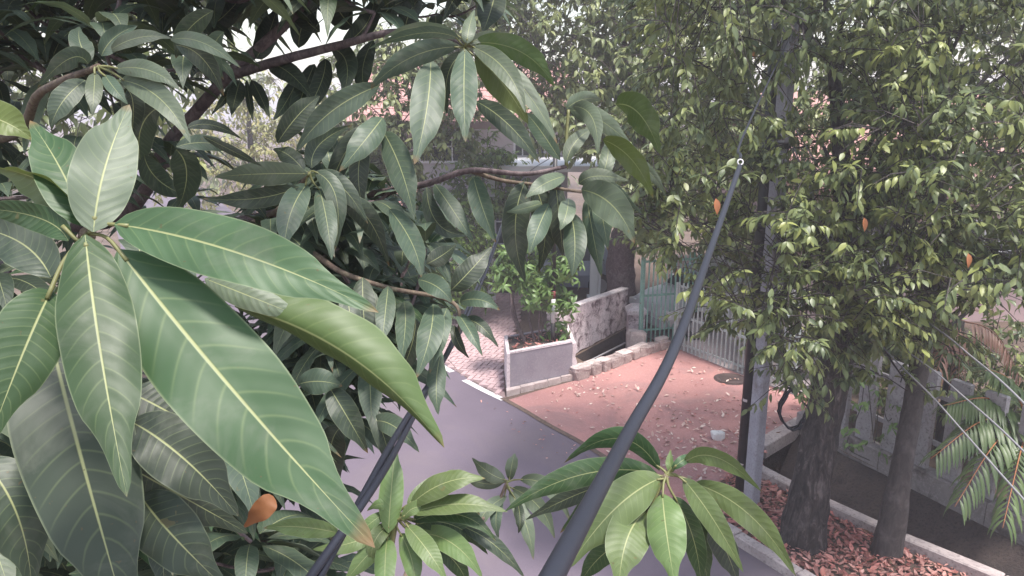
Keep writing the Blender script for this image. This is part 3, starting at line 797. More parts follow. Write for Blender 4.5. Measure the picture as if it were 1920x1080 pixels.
# ================================================================== WHITE PICKET FENCE ACROSS THE DRAIN
fpts = [G(1590, 842), G(1680, 886), G(1900, 998)]
fdir = (fpts[2] - fpts[0]).normalized(); fa = fpts[0] - fdir * .9; fL = 8.5
pf = tag(empty('picket_fence', fa), 'white concrete fence of broad upright slabs on a low wall beyond the drain', 'fence')
nrm = Vector((-fdir.y, fdir.x, 0)); nrm = nrm if nrm.x > 0 else -nrm
s = 0; k = 0
while s < fL:
    L = 1.5
    obj('base_block', obox(fa + fdir * s, fa + fdir * (s + L - .01), .22, -.35, .26 + random.uniform(-.012, .012), .02), M['fencebase'], pf, fa + fdir * s); s += L
s = .15
while s < fL - .3:
    a = fa + fdir * s; hh = 1.55 + random.uniform(-.03, .03)
    q = obox(a, a + fdir * .25, .07, .262, hh, .012)
    obj('picket', q, M['picket'], pf, a); s += .43
for z in (.62, 1.25):
    obj('rail', obox(fa + nrm * .06, fa + fdir * fL + nrm * .06, .045, z - .03, z + .03), M['picket'], pf)

# ================================================================== FOLIAGE
def leaf_template(L, W, droop, fold, nu=4, seed=0, twist=0.0, shape=1.0):
    """blade along +x, width along y, top +z; returns verts, faces, uvs"""
    V = []; UV = []; Fc = []
    for i in range(nu + 1):
        u = i / nu; hw = W / 2 * (math.sin(math.pi * min(1, u ** .8 * .98 + .02)) ** shape if 0 < u < 1 else .03)
        z = -droop * L * u ** 2; x = L * (u - .25 * droop * u ** 2)
        for v in (-1, 0, 1):
            V.append((x, v * hw, z + abs(v) * fold * hw + v * twist * u * hw)); UV.append((u, .5 + v / 2))
    for i in range(nu):
        for k in range(2): Fc.append((i*3+k, (i+1)*3+k, (i+1)*3+k+1, i*3+k+1))
    return np.array(V), Fc, np.array(UV)
TEMPL = [leaf_template(1, .40, .25, .25, 4, shape=.85), leaf_template(1, .36, .45, .35, 4, shape=.9), leaf_template(1, .44, .12, .15, 4, twist=.2, shape=.8)]
def frame(d, up):
    X = d / np.linalg.norm(d); Z = up - X * up.dot(X); n = np.linalg.norm(Z)
    Z = Z / n if n > 1e-4 else np.array((0, 0, 1.0)); return np.stack((X, np.cross(Z, X), Z), 1)
def foliage(name, leaves, mat, parent=None, templ=TEMPL):
    """leaves: list of (pos, 3x3, size, template index) -> one mesh"""
    VV, LI, UVv = [], [], []; k = 0; nf = 0
    for ti, (tv, tf, tu) in enumerate(templ):
        sel = [l for l in leaves if l[3] == ti]
        if not sel: continue
        Pm = np.array([l[0] for l in sel]); Rm = np.array([l[1] for l in sel]); Sm = np.array([l[2] for l in sel])
        v = np.einsum('nij,mj->nmi', Rm, tv) * Sm[:, None, None] + Pm[:, None, :]
        n, m = v.shape[:2]; fa_ = np.array(tf)
        LI.append((fa_[None] + (np.arange(n) * m)[:, None, None] + k).reshape(-1)); nf += n * len(tf)
        VV.append(v.reshape(-1, 3)); UVv.append(np.tile(tu, (n, 1))); k += n * m
    VV = np.concatenate(VV); LI = np.concatenate(LI); UVv = np.concatenate(UVv)
    org = np.array(WO[parent.name]) if parent is not None else np.zeros(3)
    me = bpy.data.meshes.new(name); me.vertices.add(len(VV)); me.vertices.foreach_set('co', (VV - org).ravel())
    me.loops.add(len(LI)); me.loops.foreach_set('vertex_index', LI.astype(np.int32))
    me.polygons.add(nf); me.polygons.foreach_set('loop_start', np.arange(nf, dtype=np.int32) * 4)
    me.polygons.foreach_set('use_smooth', np.ones(nf, bool))
    l = me.uv_layers.new(name='UVMap'); l.data.foreach_set('uv', UVv[LI].ravel()); me.update(calc_edges=True)
    me.materials.append(mat)
    return link(bpy.data.objects.new(name, me), parent, org)
def leaf_parts(leaves, mat, parent, templ=TEMPL, name='leaf', scale_mesh=None):
    ms = [mesh('leaf', t[0], t[1], mat, True, t[2]) for t in templ]
    for p, Rm, s, ti in leaves:
        Mx = Matrix([list(Rm[i] * s) + [p[i]] for i in range(3)] + [[0, 0, 0, 1]])
        inst(name, ms[ti], parent, Mx)
def norm(v): return v / (np.linalg.norm(v) + 1e-9)
def clump_leaves(c, rad, ntw, nlf, size, out_dir, droop=.7, tw=None, flat=.7):
    """a leafy clump: twigs spread from its centre, leaves hang along each twig"""
    L = []
    for _ in range(ntw):
        d = norm(rng.normal(size=3) * np.array((1, 1, flat)) + np.array(out_dir) * .7 + np.array((0, 0, .25)))
        ln = rad * rng.uniform(.5, 1.15)
        st = c + rng.normal(size=3) * rad * .12
        end = st + d * ln - np.array((0, 0, .18 * ln))
        if tw is not None: tw.append((st, st + d * ln * .55, end))
        n = max(3, int(nlf * rng.uniform(.7, 1.3)))
        for i in range(n):
            t = .2 + .8 * (i + rng.random()) / n
            p = st * (1 - t) + end * t + d * 0
            side = norm(np.cross(d, (0, 0, 1)) * (1 if i % 2 else -1) + rng.normal(size=3) * .45)
            ld = norm(d * rng.uniform(.2, .9) + side * rng.uniform(.4, 1) + np.array((0, 0, -droop * rng.uniform(.3, 1.5))))
            up = norm(np.array((0, 0, 1.0)) + rng.normal(size=3) * .4 + d * .3)
            L.append((p, frame(ld, up), size * rng.uniform(.7, 1.2), int(rng.integers(0, 3))))
    return L
def build_tree(name, base, trunk, rads, clumps, size, mat, bark, label, cat, group=None, parts=300, rad=.45, ntw=7, nlf=11, droop=.7, limbs=9, seed=1, troughness=.06, trunk_n=16, minp=0):
    rr = random.Random(seed)
    t = tag(empty(name, base), label, cat, group)
    tp = catmull(trunk, 8); obj('trunk', tube(tp, rads, trunk_n, troughness, seed=seed), bark, t, smooth=True)
    fork = [q for q in tp[len(tp)//2:]]
    cl = [Vector(c) for c in clumps]; limb_pts = []
    # spread limbs by farthest point picks
    picks = [max(cl, key=lambda c: c.z)]
    while len(picks) < min(limbs, len(cl)): picks.append(max(cl, key=lambda c: min((c - p).length for p in picks)))
    for p in picks:
        f = min(fork, key=lambda q: (q - p).length + 2.0 * max(0, q.z - p.z + .6))
        m1 = f.lerp(p, .4) + Vector((rr.uniform(-.15,.15), rr.uniform(-.15,.15), .25 + .1 * (p - f).length)); m2 = f.lerp(p, .75) + Vector((0, 0, .15))
        pts = catmull([f, m1, m2, p], 6); r0 = rads[-1] * rr.uniform(.4, .7)
        obj('limb', tube(pts, [r0, r0 * .6, r0 * .2], 7, .05), bark, t, f, smooth=True); limb_pts += pts[5:]
    lp = np.array([list(q) for q in limb_pts]); tws = []; leaves = []
    for c in cl:
        ca_ = np.array(c); q = lp[np.argmin(((lp - ca_) ** 2).sum(1))]
        if np.linalg.norm(ca_ - q) > .15: tws.append((q, (q + ca_) / 2 + np.array((0, 0, .12)), ca_))
        leaves += clump_leaves(ca_, rad * rr.uniform(.75, 1.25), ntw, nlf, size, norm(ca_ - q + 1e-3), droop, tws)
    V, Fc = [], []
    for a, b, c in tws:
        k = len(V); v, f = tube([a, b, c], [.007, .005, .002], 3, caps=False); V += v; Fc += [tuple(i + k for i in q) for q in f]
    tag(obj('twig_mass', (V, Fc), bark, t), kind='stuff')
    # leaves that show largest: nearest to the camera inside the frame
    fr = []
    for i, l in enumerate(leaves):
        x, y, d = proj(l[0])
        if d > .2 and 0 < x < 1920 and 0 < y < 1080: fr.append((d / l[2], i))
    fr.sort(); pick = set(i for _, i in fr[:parts])
    leaf_parts([leaves[i] for i in pick], mat, t)
    tag(foliage('foliage', [l for i, l in enumerate(leaves) if i not in pick], mat, t), kind='stuff')
    return t, leaves
def sample_crown(n, xr, yr, dr, ok, seed, mind=.0):
    rr = random.Random(seed); out = []; tries = 0
    while len(out) < n and tries < n * 60:
        tries += 1
        x, y, d = rr.uniform(*xr), rr.uniform(*yr), rr.uniform(*dr)
        if not ok(x, y, d): continue
        p = P(x, y, d)
        if mind and any((p - q).length < mind for q in out): continue
        out.append(p)
    return out
def low_edge(x):
    return float(np.interp(x, [1130, 1200, 1260, 1310, 1370, 1420, 1560, 1620, 1700, 1760, 1830, 1960], [380, 455, 480, 520, 640, 668, 660, 620, 560, 530, 575, 610]))
# verge tree with the rough trunk
base1 = G(1503, 1018)
tr1 = [base1 + Vector((0,0,-.1)), PY(1522, 900, base1.y), PY(1545, 780, base1.y + .1), PY(1572, 650, base1.y + .2), PY(1586, 540, base1.y + .3), PY(1580, 330, base1.y + .4), PY(1560, 100, base1.y + .5)]
cl1 = sample_crown(315, (1190, 1780), (-330, 700), (6.0, 9.8), lambda x, y, d: y < low_edge(x) - 15 and not (d > 8.2 and y > 480) and not (1440 < x < 1560 and 120 < y < 210 and d < 8), 5, .24)
cl1 += [P(x + random.uniform(-18, 18), y + random.uniform(-15, 15), d) for x, y, d in ((1540,560,7.2),(1590,590,7.3),(1570,630,7.1),(1620,640,7.4),(1520,610,7.0),(1480,640,7.2),(1640,690,7.6),(1690,720,7.8),(1600,560,6.9),(1660,620,7.3),(1710,640,7.5),(1545,520,6.8),(1625,540,6.9),(1440,600,7.2),(1400,560,7.3),(1500,680,7.4),(1460,560,7))]
build_tree('verge_tree', base1, tr1, [.27, .20, .19, .18, .15, .10, .05], cl1, .104, M['crown'], M['bark'], 'large leafy tree with a thick rough barked leaning trunk on the littered verge', 'tree', 'trees on the verge', seed=3, limbs=12, nlf=14)
# second verge tree, thinner and smoother
base2 = G(1662, 1040)
tr2 = [base2 + Vector((0,0,-.1)), PY(1690, 880, base2.y), PY(1715, 740, base2.y + .1), PY(1742, 560, base2.y + .2), PY(1760, 380, base2.y + .3), PY(1775, 120, base2.y + .4)]
cl2_extra = [P(x, y, d) for x, y, d in ((1740,560,6.6),(1770,540,6.8),(1720,500,6.5),(1760,470,6.4),(1800,520,6.8),(1690,560,6.7),(1750,610,7.0))]
cl2 = cl2_extra + sample_crown(235, (1620, 2150), (-330, 560), (5.6, 9.2), lambda x, y, d: y < low_edge(x) - 15, 8, .26)
build_tree('verge_tree', base2, tr2, [.17, .105, .10, .095, .07, .04], cl2, .104, M['crown'], M['bark2'], 'slimmer smooth trunked tree right of the rough trunk, crown filling the right edge', 'tree', 'trees on the verge', seed=4, limbs=10, nlf=14)
# tree behind the parapet
base3 = G(1165, 600)
tr3 = [base3, PY(1165, 560, base3.y), PY(1165, 470, base3.y), PY(1185, 400, base3.y), PY(1200, 280, base3.y + .3), PY(1180, 100, base3.y + .6)]
cl3 = sample_crown(470, (840, 1420), (-200, 470), (13.8, 18.2), lambda x, y, d: y < np.interp(x, [840, 930, 1000, 1100, 1180, 1240, 1420], [110, 135, 230, 300, 360, 450, 500]), 9, .36)
build_tree('parapet_tree', base3, tr3, [.36, .32, .31, .28, .18, .08], cl3, .19, M['crown_far'], M['bark3'], 'pale leaved tree with a broad patchy trunk between the white post and green bars', 'tree', None, seed=5, rad=.7, ntw=7, nlf=11, limbs=10, troughness=.1, trunk_n=18)
# trees further back on the right, seen through the gaps
def round_clumps(c, r, n, seed):
    rr = random.Random(seed); o = []
    while len(o) < n:
        v = Vector((rr.uniform(-1, 1), rr.uniform(-1, 1), rr.uniform(-1, 1)))
        if .35 < v.length < 1: o.append(Vector(c) + Vector((v.x * r[0], v.y * r[1], v.z * r[2])))
    return o
def simple_tree(name, x, y, ctr, r, n, size, mat, bark, label, seed, rad=.8, tr=.16, parts=40, nlf=9, ntw=6):
    b = Vector((x, y, 0)); c = Vector(ctr)
    return build_tree(name, b, [b, b.lerp(Vector((c.x, c.y, c.z)), .5) + Vector((.1, 0, 0)), c, c + Vector((0, 0, r[2] * .6))], [tr, tr * .8, tr * .5, tr * .2], round_clumps(c, r, n, seed), size, mat, bark, label, 'tree', None, parts, rad, ntw, nlf, .6, 7, seed, .05, 9)
simple_tree('broad_tree', 7.2, 13.8, (7.4, 14.2, 5.2), (4.2, 1.8, 3.0), 190, .2, M['crown_far'], M['bark2'], 'shaded tree behind the picket fence whose crown closes the gaps at right', 21, .9)
simple_tree('tan_tree', -9.0, 25, (-8.6, 25.0, 3.6), (3.6, 2.4, 2.6), 110, .20, M['tan'], M['bark2'], 'pale yellowish sunlit tree seen in the gap left of the hanging leaves', 22, .8, .2)
simple_tree('garden_tree', -.9, 18.6, (-.70, 18.3, 3.2), (1.0, .9, 1.1), 60, .17, M['lime'], M['bark2'], 'small yellow green tree in front of the tiled house', 23, .45, .06)
simple_tree('garden_shrub', -1.9, 16.8, (-1.5, 16.6, 1.5), (1.3, .9, 1.2), 75, .17, M['lime'], M['bark2'], 'bright lime green shrub beside the block paving beyond the planter', 24, .45, .06)
fl = []
for k in range(170):
    x = rng.uniform(-40, 40); c = np.array((x, rng.uniform(34, 50), rng.uniform(.5, 6.5)))
    fl += clump_leaves(c, 2.2, 6, 7, .55, (0, -1, .2), .5)
tag(foliage('distant_woodland', fl, M['crown_far']), kind='stuff')

for k_, (bx, by, lab_) in enumerate(((6.3, 10.6, 'dark green bush filling the gaps behind the left pickets'), (7.4, 8.6, 'dark bush behind the picket fence beside the palm'), (5.6, 13.2, 'dense bush at the far end of the picket fence near the gate'))):
    simple_tree('garden_bush', bx, by, (bx, by, 1.0), (1.3, 1.2, 1.1), 55, .16, M['crown'], M['bark2'], lab_, 40 + k_, .5, .05)
simple_tree('shade_tree', -8.5, 11.5, (-7.6, 11.5, 6.6), (3.6, 2.2, 2.6), 170, .24, M['crown'], M['bark2'], 'dark tree across the road behind the top left mango leaves', 51, .9, .2)
c_ = P(745, 190, 16.2)
simple_tree('garden_tree', c_.x, c_.y + .1, c_, (1.75, .9, 1.75), 120, .17, M['crown_far'], M['bark2'], 'hazy pale green tree that hides most of the red tiled roof', 53, .5, .09)
simple_tree('garden_tree', -3.4, 18.2, (-3.2, 18.0, 2.9), (1.3, .9, 1.5), 70, .19, M['crown_far'], M['bark2'], 'dull green small tree standing in front of the low red roofed shed', 52, .5, .07)
ul = []
for k in range(110):
    y = rng.uniform(1.5, 14); xe = 1.3 - .623 * y
    c = np.array((xe - .9 - rng.uniform(0, 4.0), y, rng.uniform(.1, 1.6))); ul += clump_leaves(c, .6, 6, 8, .24, (0, 0, .4), .5)
tag(foliage('undergrowth', ul, M['crown']), kind='stuff')
v0 = G(1640, 868); vn = tag(empty('vine', v0), 'climbing plant with loose leaves over the two left pickets of the white fence', 'vine')
vl = []; vs = []
for px, py in ((1600,800), (1615,760), (1640,830), (1650,740), (1665,790), (1690,760), (1700,820), (1720,740), (1625,700), (1590,840), (1680,850)):
    q = PY(px, py, v0.y - .12 + random.uniform(-.1, .05)); vl += clump_leaves(np.array(q), .22, 3, 5, .11, (0, -.6, 0), .8); vs.append(q)
vs.sort(key=lambda q: q.x); obj('stem', tube(catmull([v0] + vs, 5), .006, 5), M['bark2'], vn, v0, smooth=True)
leaf_parts(vl, M['pot'], vn)
# planter shrub
ps0 = frame_pt(PW * .42, PD * .5, PH - .05)
sh = tag(empty('planter_shrub', ps0), 'leafy shrub with several bent purple brown stems growing in the planter', 'shrub')
hubs = []
for pts, r in (([(985,642), (962,590), (956,545), (936,500)], .035), ([(985,642), (966,590), (960,545), (968,492)], .03), ([(1003,640), (992,590), (1000,540), (985,470)], .024), ([(1010,640), (1012,580), (1028,530), (1048,500)], .014), ([(1012,640), (1018,600), (1010,560), (1015,540)], .012)):
    w_ = [PY(px, py, ps0.y + random.uniform(-.12, .12)) for px, py in pts]; w_[0].z = PH - .04
    obj('stem', tube(catmull(w_, 6), [r, r * .8, r * .5], 7, .06), M['bark_purple'], sh, w_[0], smooth=True); hubs += [w_[-1], w_[-2].lerp(w_[-1], .5)]
PT = [leaf_template(1, .34, .5, .2, 4, shape=.8)] * 3
lv = []
for hb in hubs + [PY(1055, 580, ps0.y - .05), PY(1000, 555, ps0.y - .3), PY(1055, 520, ps0.y), PY(1000, 500, ps0.y), PY(960, 470, ps0.y + .1), PY(1075, 500, ps0.y + .2), PY(1035, 545, ps0.y + .2), PY(1060, 565, ps0.y + .1), PY(985, 520, ps0.y - .2), PY(1020, 470, ps0.y), PY(1045, 620, ps0.y + .1)]:
    hb = np.array(hb)
    for k in range(15):
        st = hb + rng.normal(size=3) * .10; ax = norm(rng.normal(size=3) + np.array((0, -.3, .7)))
        for j in range(5):
            a = j * 2 * math.pi / 5 + rng.random(); e1 = norm(np.cross(ax, (.3, .2, .9))); e2 = np.cross(ax, e1)
            dr = norm(e1 * math.cos(a) + e2 * math.sin(a) + np.array((0, 0, -.2)))
            lv.append((st + ax * .08, frame(dr, ax), rng.uniform(.12, .2), int(rng.integers(0, 3))))
lv.sort(key=lambda l: l[0][1]); leaf_parts(lv[:300], M['pot'], sh, PT)
tag(foliage('foliage', lv[300:], M['pot'], sh, PT), kind='stuff')
# banded post standing in the planter
q0 = frame_pt(PW * .67, PD * .22, PH - .03)
bpst = tag(empty('banded_post', q0), 'slim dark post with a red and a white band rising from the planter', 'post')
zc = [PY(1030, y, q0.y).z for y in (640, 605, 560, 545, 530)]
for za, zb, m_ in ((q0.z, zc[1], 'black'), (zc[1], zc[2], 'plastic'), (zc[2], zc[3], 'red'), (zc[3], 4.2, 'black')):
    obj('post_section', tube([(q0.x, q0.y, za), (q0.x, q0.y, zb)], .04, 12), M[m_], bpst, smooth=True)

# palms by the picket fence
def frond(parent, root, tip, sag, n, ll, mat, mats):
    root, tip = Vector(root), Vector(tip); mid = root.lerp(tip, .5) + Vector((0, 0, sag)); pts = catmull([root, mid, tip], 10)
    fr_ = obj('frond', tube(pts, [.012, .008, .003], 5), M['orange_leaf'] if mat == 'palm' else M[mat], parent, root, smooth=True)
    t0 = leaf_template(1, .115, .45, .3, 4, shape=.5); me = mesh('leaflet', t0[0], t0[1], M[mat], True, t0[2])
    for i in range(n):
        t = .18 + .8 * i / n; k = t * (len(pts) - 1); a = pts[int(k)]; b = pts[min(int(k) + 1, len(pts) - 1)]; q = a.lerp(b, k % 1); d = np.array((b - a).normalized() if (b - a).length > 0 else (0, 0, 1))
        for sgn in (-1, 1):
            sd_ = norm(np.cross(d, (0, 0, 1))) * sgn
            ld = norm(sd_ + d * (.5 + .6 * t) + np.array((0, 0, -.25 + rng.normal() * .12)))
            Rm = frame(ld, np.array((0, 0, 1.0))); s = ll * (1 - .55 * t) * rng.uniform(.85, 1.1)
            inst('leaflet', me, fr_, Matrix([list(Rm[j] * s) + [q[j]] for j in range(3)] + [[0, 0, 0, 1]]))
pc = P(1930, 800, 9.0)
pal = tag(empty('palm', (pc.x, pc.y, -.02)), 'dark green feather palm spreading over the picket fence at the right edge', 'palm')
obj('trunk', tube(catmull([Vector((pc.x, pc.y, -.05)), Vector((pc.x + .03, pc.y, pc.z * .5)), pc], 5), [.10, .08, .06], 10, .1), M['bark2'], pal, smooth=True)
for tx, ty, td, sg in ((1745, 860, 8.3, .28), (1790, 950, 8.0, .3), (1770, 760, 8.6, .22), (1850, 690, 8.8, .2), (1880, 990, 7.8, .3), (2050, 900, 8.2, .3)):
    frond(pal, pc, P(tx, ty, td), sg, 24, .60, 'palm', None)
pc = P(1800, 600, 10.2)
pal = tag(empty('palm', (pc.x, pc.y, -.02)), 'palm with withered reddish brown fronds behind the slim trunk', 'palm')
obj('trunk', tube(catmull([Vector((pc.x, pc.y, -.05)), Vector((pc.x - .03, pc.y, pc.z * .5)), pc], 5), [.09, .07, .06], 10, .1), M['bark2'], pal, smooth=True)
for tx, ty, td, sg in ((1735, 760, 9.7, .2), (1700, 650, 10, .2), (1790, 790, 9.8, .25), (1920, 720, 9.7, .25), (1850, 540, 10.5, .1)):
    frond(pal, pc, P(tx, ty, td), sg, 16, .42, 'palm_dry', None)

# ================================================================== LITTER
LT = [leaf_template(1, .45, -.35, .35, 3), leaf_template(1, .4, .3, -.3, 3), leaf_template(1, .5, -.1, .5, 3)]
def scatter(poly, n, z, size, mat, name, bias=None):
    xs = [p.x for p in poly]; ys = [p.y for p in poly]; L = []
    while len(L) < n:
        x, y = rng.uniform(min(xs), max(xs)), rng.uniform(min(ys), max(ys))
        if not inside((x, y), poly) or y > 25 or y < 4: continue
        if bias and rng.random() > bias(x, y): continue
        a = rng.uniform(0, 6.283); d = np.array((math.cos(a), math.sin(a), rng.normal() * .25))
        L.append((np.array((x, y, z + rng.random() * .03)), frame(d, norm(np.array((0, 0, 1.0)) + rng.normal(size=3) * .35)), size * rng.uniform(.35, 1.35), int(rng.integers(0, 3))))
    return tag(foliage(name, L, mat, None, LT), kind='stuff')
scatter(verge_poly, 7000, .02, .085, M['litter'], 'leaf_litter')
e0 = G(1360, 830)
scatter(drive_poly, 200, .016, .07, M['litter'], 'brown_leaves', lambda x, y: .10 + .9 * math.exp(-((x - e0.x) ** 2 + (y - e0.y) ** 2) / 1.5))
scatter(drive_poly, 520, .016, .075, M['pale_litter'], 'fallen_leaves', lambda x, y: .12 + .9 * math.exp(-((x - e0.x) ** 2 + (y - e0.y) ** 2) / 1.2) + .5 * math.exp(-((x - 1.2) ** 2 + (y - 12.4) ** 2) / .4))
scatter([G(*p) for p in ((880,735), (952,775), (1100,850), (1290,985), (1230,1010), (1000,850))], 70, .02, .06, M['litter'], 'road_leaves')
lp_ = [frame_pt(u, v, 0) for u, v in ((.08, .1), (PW - .1, .1), (PW - .1, PD - .1), (.08, PD - .1))]
scatter(lp_, 160, PH - .01, .07, M['litter'], 'planter_litter')
scatter([p for p in hole2 if p.y > 0], 500, -.45, .09, M['ditchsoil'], 'drain_litter')

# ================================================================== MANGO TREES
def half_width(u):
    w = math.sin(math.pi * min(1, u ** .80)) ** .72 if 0 < u < 1 else 0
    if u > .72: w *= 1 - .42 * math.sin(math.pi * min(1, (u - .72) / .30)) ** 1.0 * .8
    return max(w, .03 if u < .5 else .004)
def mango_leaf(base, ctrl, tip, width, Nn=None, roll=0.0, fold=.25, curl=0.0, wave=.12, nu=18, nv=6, seed=0):
    """blade mesh along a quadratic curve; Nn = wanted face normal (default: toward the camera), roll about the midrib"""
    rr = random.Random(seed); V, UV, Fc = [], [], []
    base, ctrl, tip = Vector(base), Vector(ctrl), Vector(tip); ph = rr.uniform(0, 6.28); ph2 = rr.uniform(0, 6.28); k = rr.uniform(2.2, 3.6)
    for i in range(nu + 1):
        t = i / nu; c = base * (1-t)**2 + ctrl * 2*t*(1-t) + tip * t*t
        T = ((ctrl - base) * (1-t) + (tip - ctrl) * t).normalized()
        n0 = (CAM - c).normalized() if Nn is None else Nn
        Sd = T.cross(n0).normalized(); n = Sd.cross(T).normalized()
        if roll: Sd, n = Sd * math.cos(roll) + n * math.sin(roll), n * math.cos(roll) - Sd * math.sin(roll)
        hw = width / 2 * half_width(t)
        for j in range(nv + 1):
            v = -1 + 2 * j / nv; wv = wave * hw * v * v * math.sin(k * 6.28 * t + (ph if v > 0 else ph2))
            z = fold * abs(v) * hw + curl * v * v * hw + wv
            lat = v * hw * math.cos(min(1.2, abs(fold + curl * abs(v)) * .8))
            V.append(c + Sd * lat + n * z); UV.append((t, .5 + v / 2))
    for i in range(nu):
        for j in range(nv): Fc.append((i*(nv+1)+j, i*(nv+1)+j+1, (i+1)*(nv+1)+j+1, (i+1)*(nv+1)+j))
    return V, Fc, UV
CG = {'m': (.066, .115, .052, 1), 'n': (.046, .092, .036, 1), 's': (.125, .155, .105, 1), 'd': (.045, .062, .042, 1), 'y': (.062, .105, .032, 1), 'b': (.135, .190, .070, 1), 'g': (.075, .108, .074, 1), 'o': (.11, .135, .032, 1)}  # d: old dark leaves, darkened further so the colour carries crown shade
def add_leaf(br, hub, spec, d, i):
    """spec: base xy, control xy, tip xy, width px, colour key, depth factor of tip, roll, fold"""
    b, c, t, wpx, ck = spec[:5]; df = spec[5] if len(spec) > 5 else (.9 if t[1] > b[1] else 1.1)
    roll = spec[6] if len(spec) > 6 else random.uniform(-.35, .35); fold = spec[7] if len(spec) > 7 else random.uniform(.1, .3)
    curl = spec[8] if len(spec) > 8 else random.uniform(-.35, .05)
    d0 = d * random.uniform(.985, 1.015); dt = d0 * df
    B, T = P(*b, d0), P(*t, dt)
    Cc = P(*c, (d0 + dt) / 2 * .985); Cc = Cc * 2 - (B + T) / 2 if False else Cc
    # the control given is a point on the midrib half way: lift it to the Bezier control
    Cc = Cc * 2 - (B + T) * .5
    wd = wpx * (d0 + dt) / 2 / F / max(.6, math.cos(roll)) * .97
    big = wpx > 60
    if wpx < 62: wd *= .88
    V, Fc, UV = mango_leaf(B, Cc, T, wd, None, roll, fold, curl, .10, 26 if big else 16, 8 if big else 6, i)
    if ck == 'brown': mt = M['brown_leaf']
    elif ck == 'orange': mt = M['orange_leaf']
    else: mt = M['mango']
    o = obj('leaf', (V, Fc), mt, br, B, True, UV)
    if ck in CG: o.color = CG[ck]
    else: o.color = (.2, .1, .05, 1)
    # petiole
    if hub is not None:
        H = Vector(hub); mp = H.lerp(B, .5) + (B - H).orthogonal().normalized() * .004
        PET.append(tube(catmull([H, mp, B + (Cc - B).normalized() * .012], 4), [.0022 * min(1.6, max(.5, d)), .0018], 6))
    return o
PET = []
def branch(tree, pts, rad, mat='stem', n=8):
    w_ = [Vector(p) for p in pts]
    return obj('branch', tube(catmull(w_, 8), rad, n, .04), M[mat], tree, w_[0], smooth=True)
def flush_pet(br):
    global PET
    if PET: obj('petioles', join(*PET), M['stem_green'], br, None, True)
    PET = []

mango = tag(empty('mango_tree', (-2.6, 1.3, 0)), 'mango tree with long drooping dark leaves filling the left side close to the lens', 'tree')
trunk_pts = [(-2.6, 1.3, -.1), (-2.65, 1.4, 2.0), (-2.5, 1.6, 3.6), (-2.3, 1.8, 5.0), (-2.4, 2.0, 7.2)]
obj('trunk', tube(catmull([Vector(p) for p in trunk_pts], 8), [.24, .19, .17, .14, .08], 14, .06), M['bark_purple'], mango, smooth=True)
small = tag(empty('mango_sapling', (-.35, 1.25, 0)), 'younger mango tree whose bright green leafy shoots rise along the bottom edge', 'tree')
obj('trunk', tube(catmull([Vector(p) for p in ((-.35, 1.25, -.1), (-.3, 1.3, 1.5), (-.12, 1.35, 2.9), (.0, 1.3, 3.5))], 8), [.07, .06, .045, .03], 10, .05), M['bark_purple'], small, smooth=True)

# --- big near shoot
dA = .56; hubA = P(165, 438, dA * 1.01)
brA = branch(mango, [Vector((-2.35, 1.7, 4.3)), P(-260, 760, 1.3), P(60, 620, .82), P(140, 500, .66), hubA], [.03, .02, .008, .006, .006], 'stem')
A = [
 ((222,468), (440,735), (703,1027), 205, 'n', .93, .10, .12, -.12),
 ((160,440), (187,650), (238,932), 140, 'n', .86, -.10, .10, -.30),
 ((215,420), (455,477), (710,586), 122, 'm', .98, .22, .22, -.1),
 ((175,435), (198,310), (243,196), 112, 's', 1.10, .05, .10, .05),
 ((158,425), (118,325), (56,226), 100, 'n', 1.08, -.1, .10, .05),
 ((152,408), (90,345), (-20,312), 62, 'o', 1.10, .8, .5, .2),
 ((128,452), (62,405), (-80,390), 60, 'n', 1.05, .3, .2),
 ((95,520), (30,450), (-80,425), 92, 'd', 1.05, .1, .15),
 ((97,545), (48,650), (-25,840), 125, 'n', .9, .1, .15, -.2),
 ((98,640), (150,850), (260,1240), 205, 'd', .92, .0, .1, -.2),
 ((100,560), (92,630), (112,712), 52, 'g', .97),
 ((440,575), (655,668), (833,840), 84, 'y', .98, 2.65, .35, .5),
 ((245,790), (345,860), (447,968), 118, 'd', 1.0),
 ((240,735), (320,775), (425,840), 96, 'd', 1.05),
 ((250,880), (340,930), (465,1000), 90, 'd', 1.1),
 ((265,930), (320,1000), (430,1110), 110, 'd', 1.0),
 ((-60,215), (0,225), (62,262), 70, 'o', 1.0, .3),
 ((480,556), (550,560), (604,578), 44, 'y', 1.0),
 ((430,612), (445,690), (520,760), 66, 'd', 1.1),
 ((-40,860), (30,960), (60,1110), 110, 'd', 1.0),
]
for i, sp_ in enumerate(A):
    far = i in (7, 9, 10, 12, 13, 14, 15, 16, 18, 19)
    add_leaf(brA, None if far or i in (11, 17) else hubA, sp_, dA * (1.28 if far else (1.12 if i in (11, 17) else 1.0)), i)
# rolled outer half of the curled leaf and its upper blade
add_leaf(brA, None, ((384,522), (470,556), (590,604), 60, 's', 1.0, .2, .2), dA * 1.10, 72)
add_leaf(brA, None, ((512,930), (492,955), (456,990), 46, 'brown', 1.0, .2), dA * 1.5, 73)
flush_pet(brA)

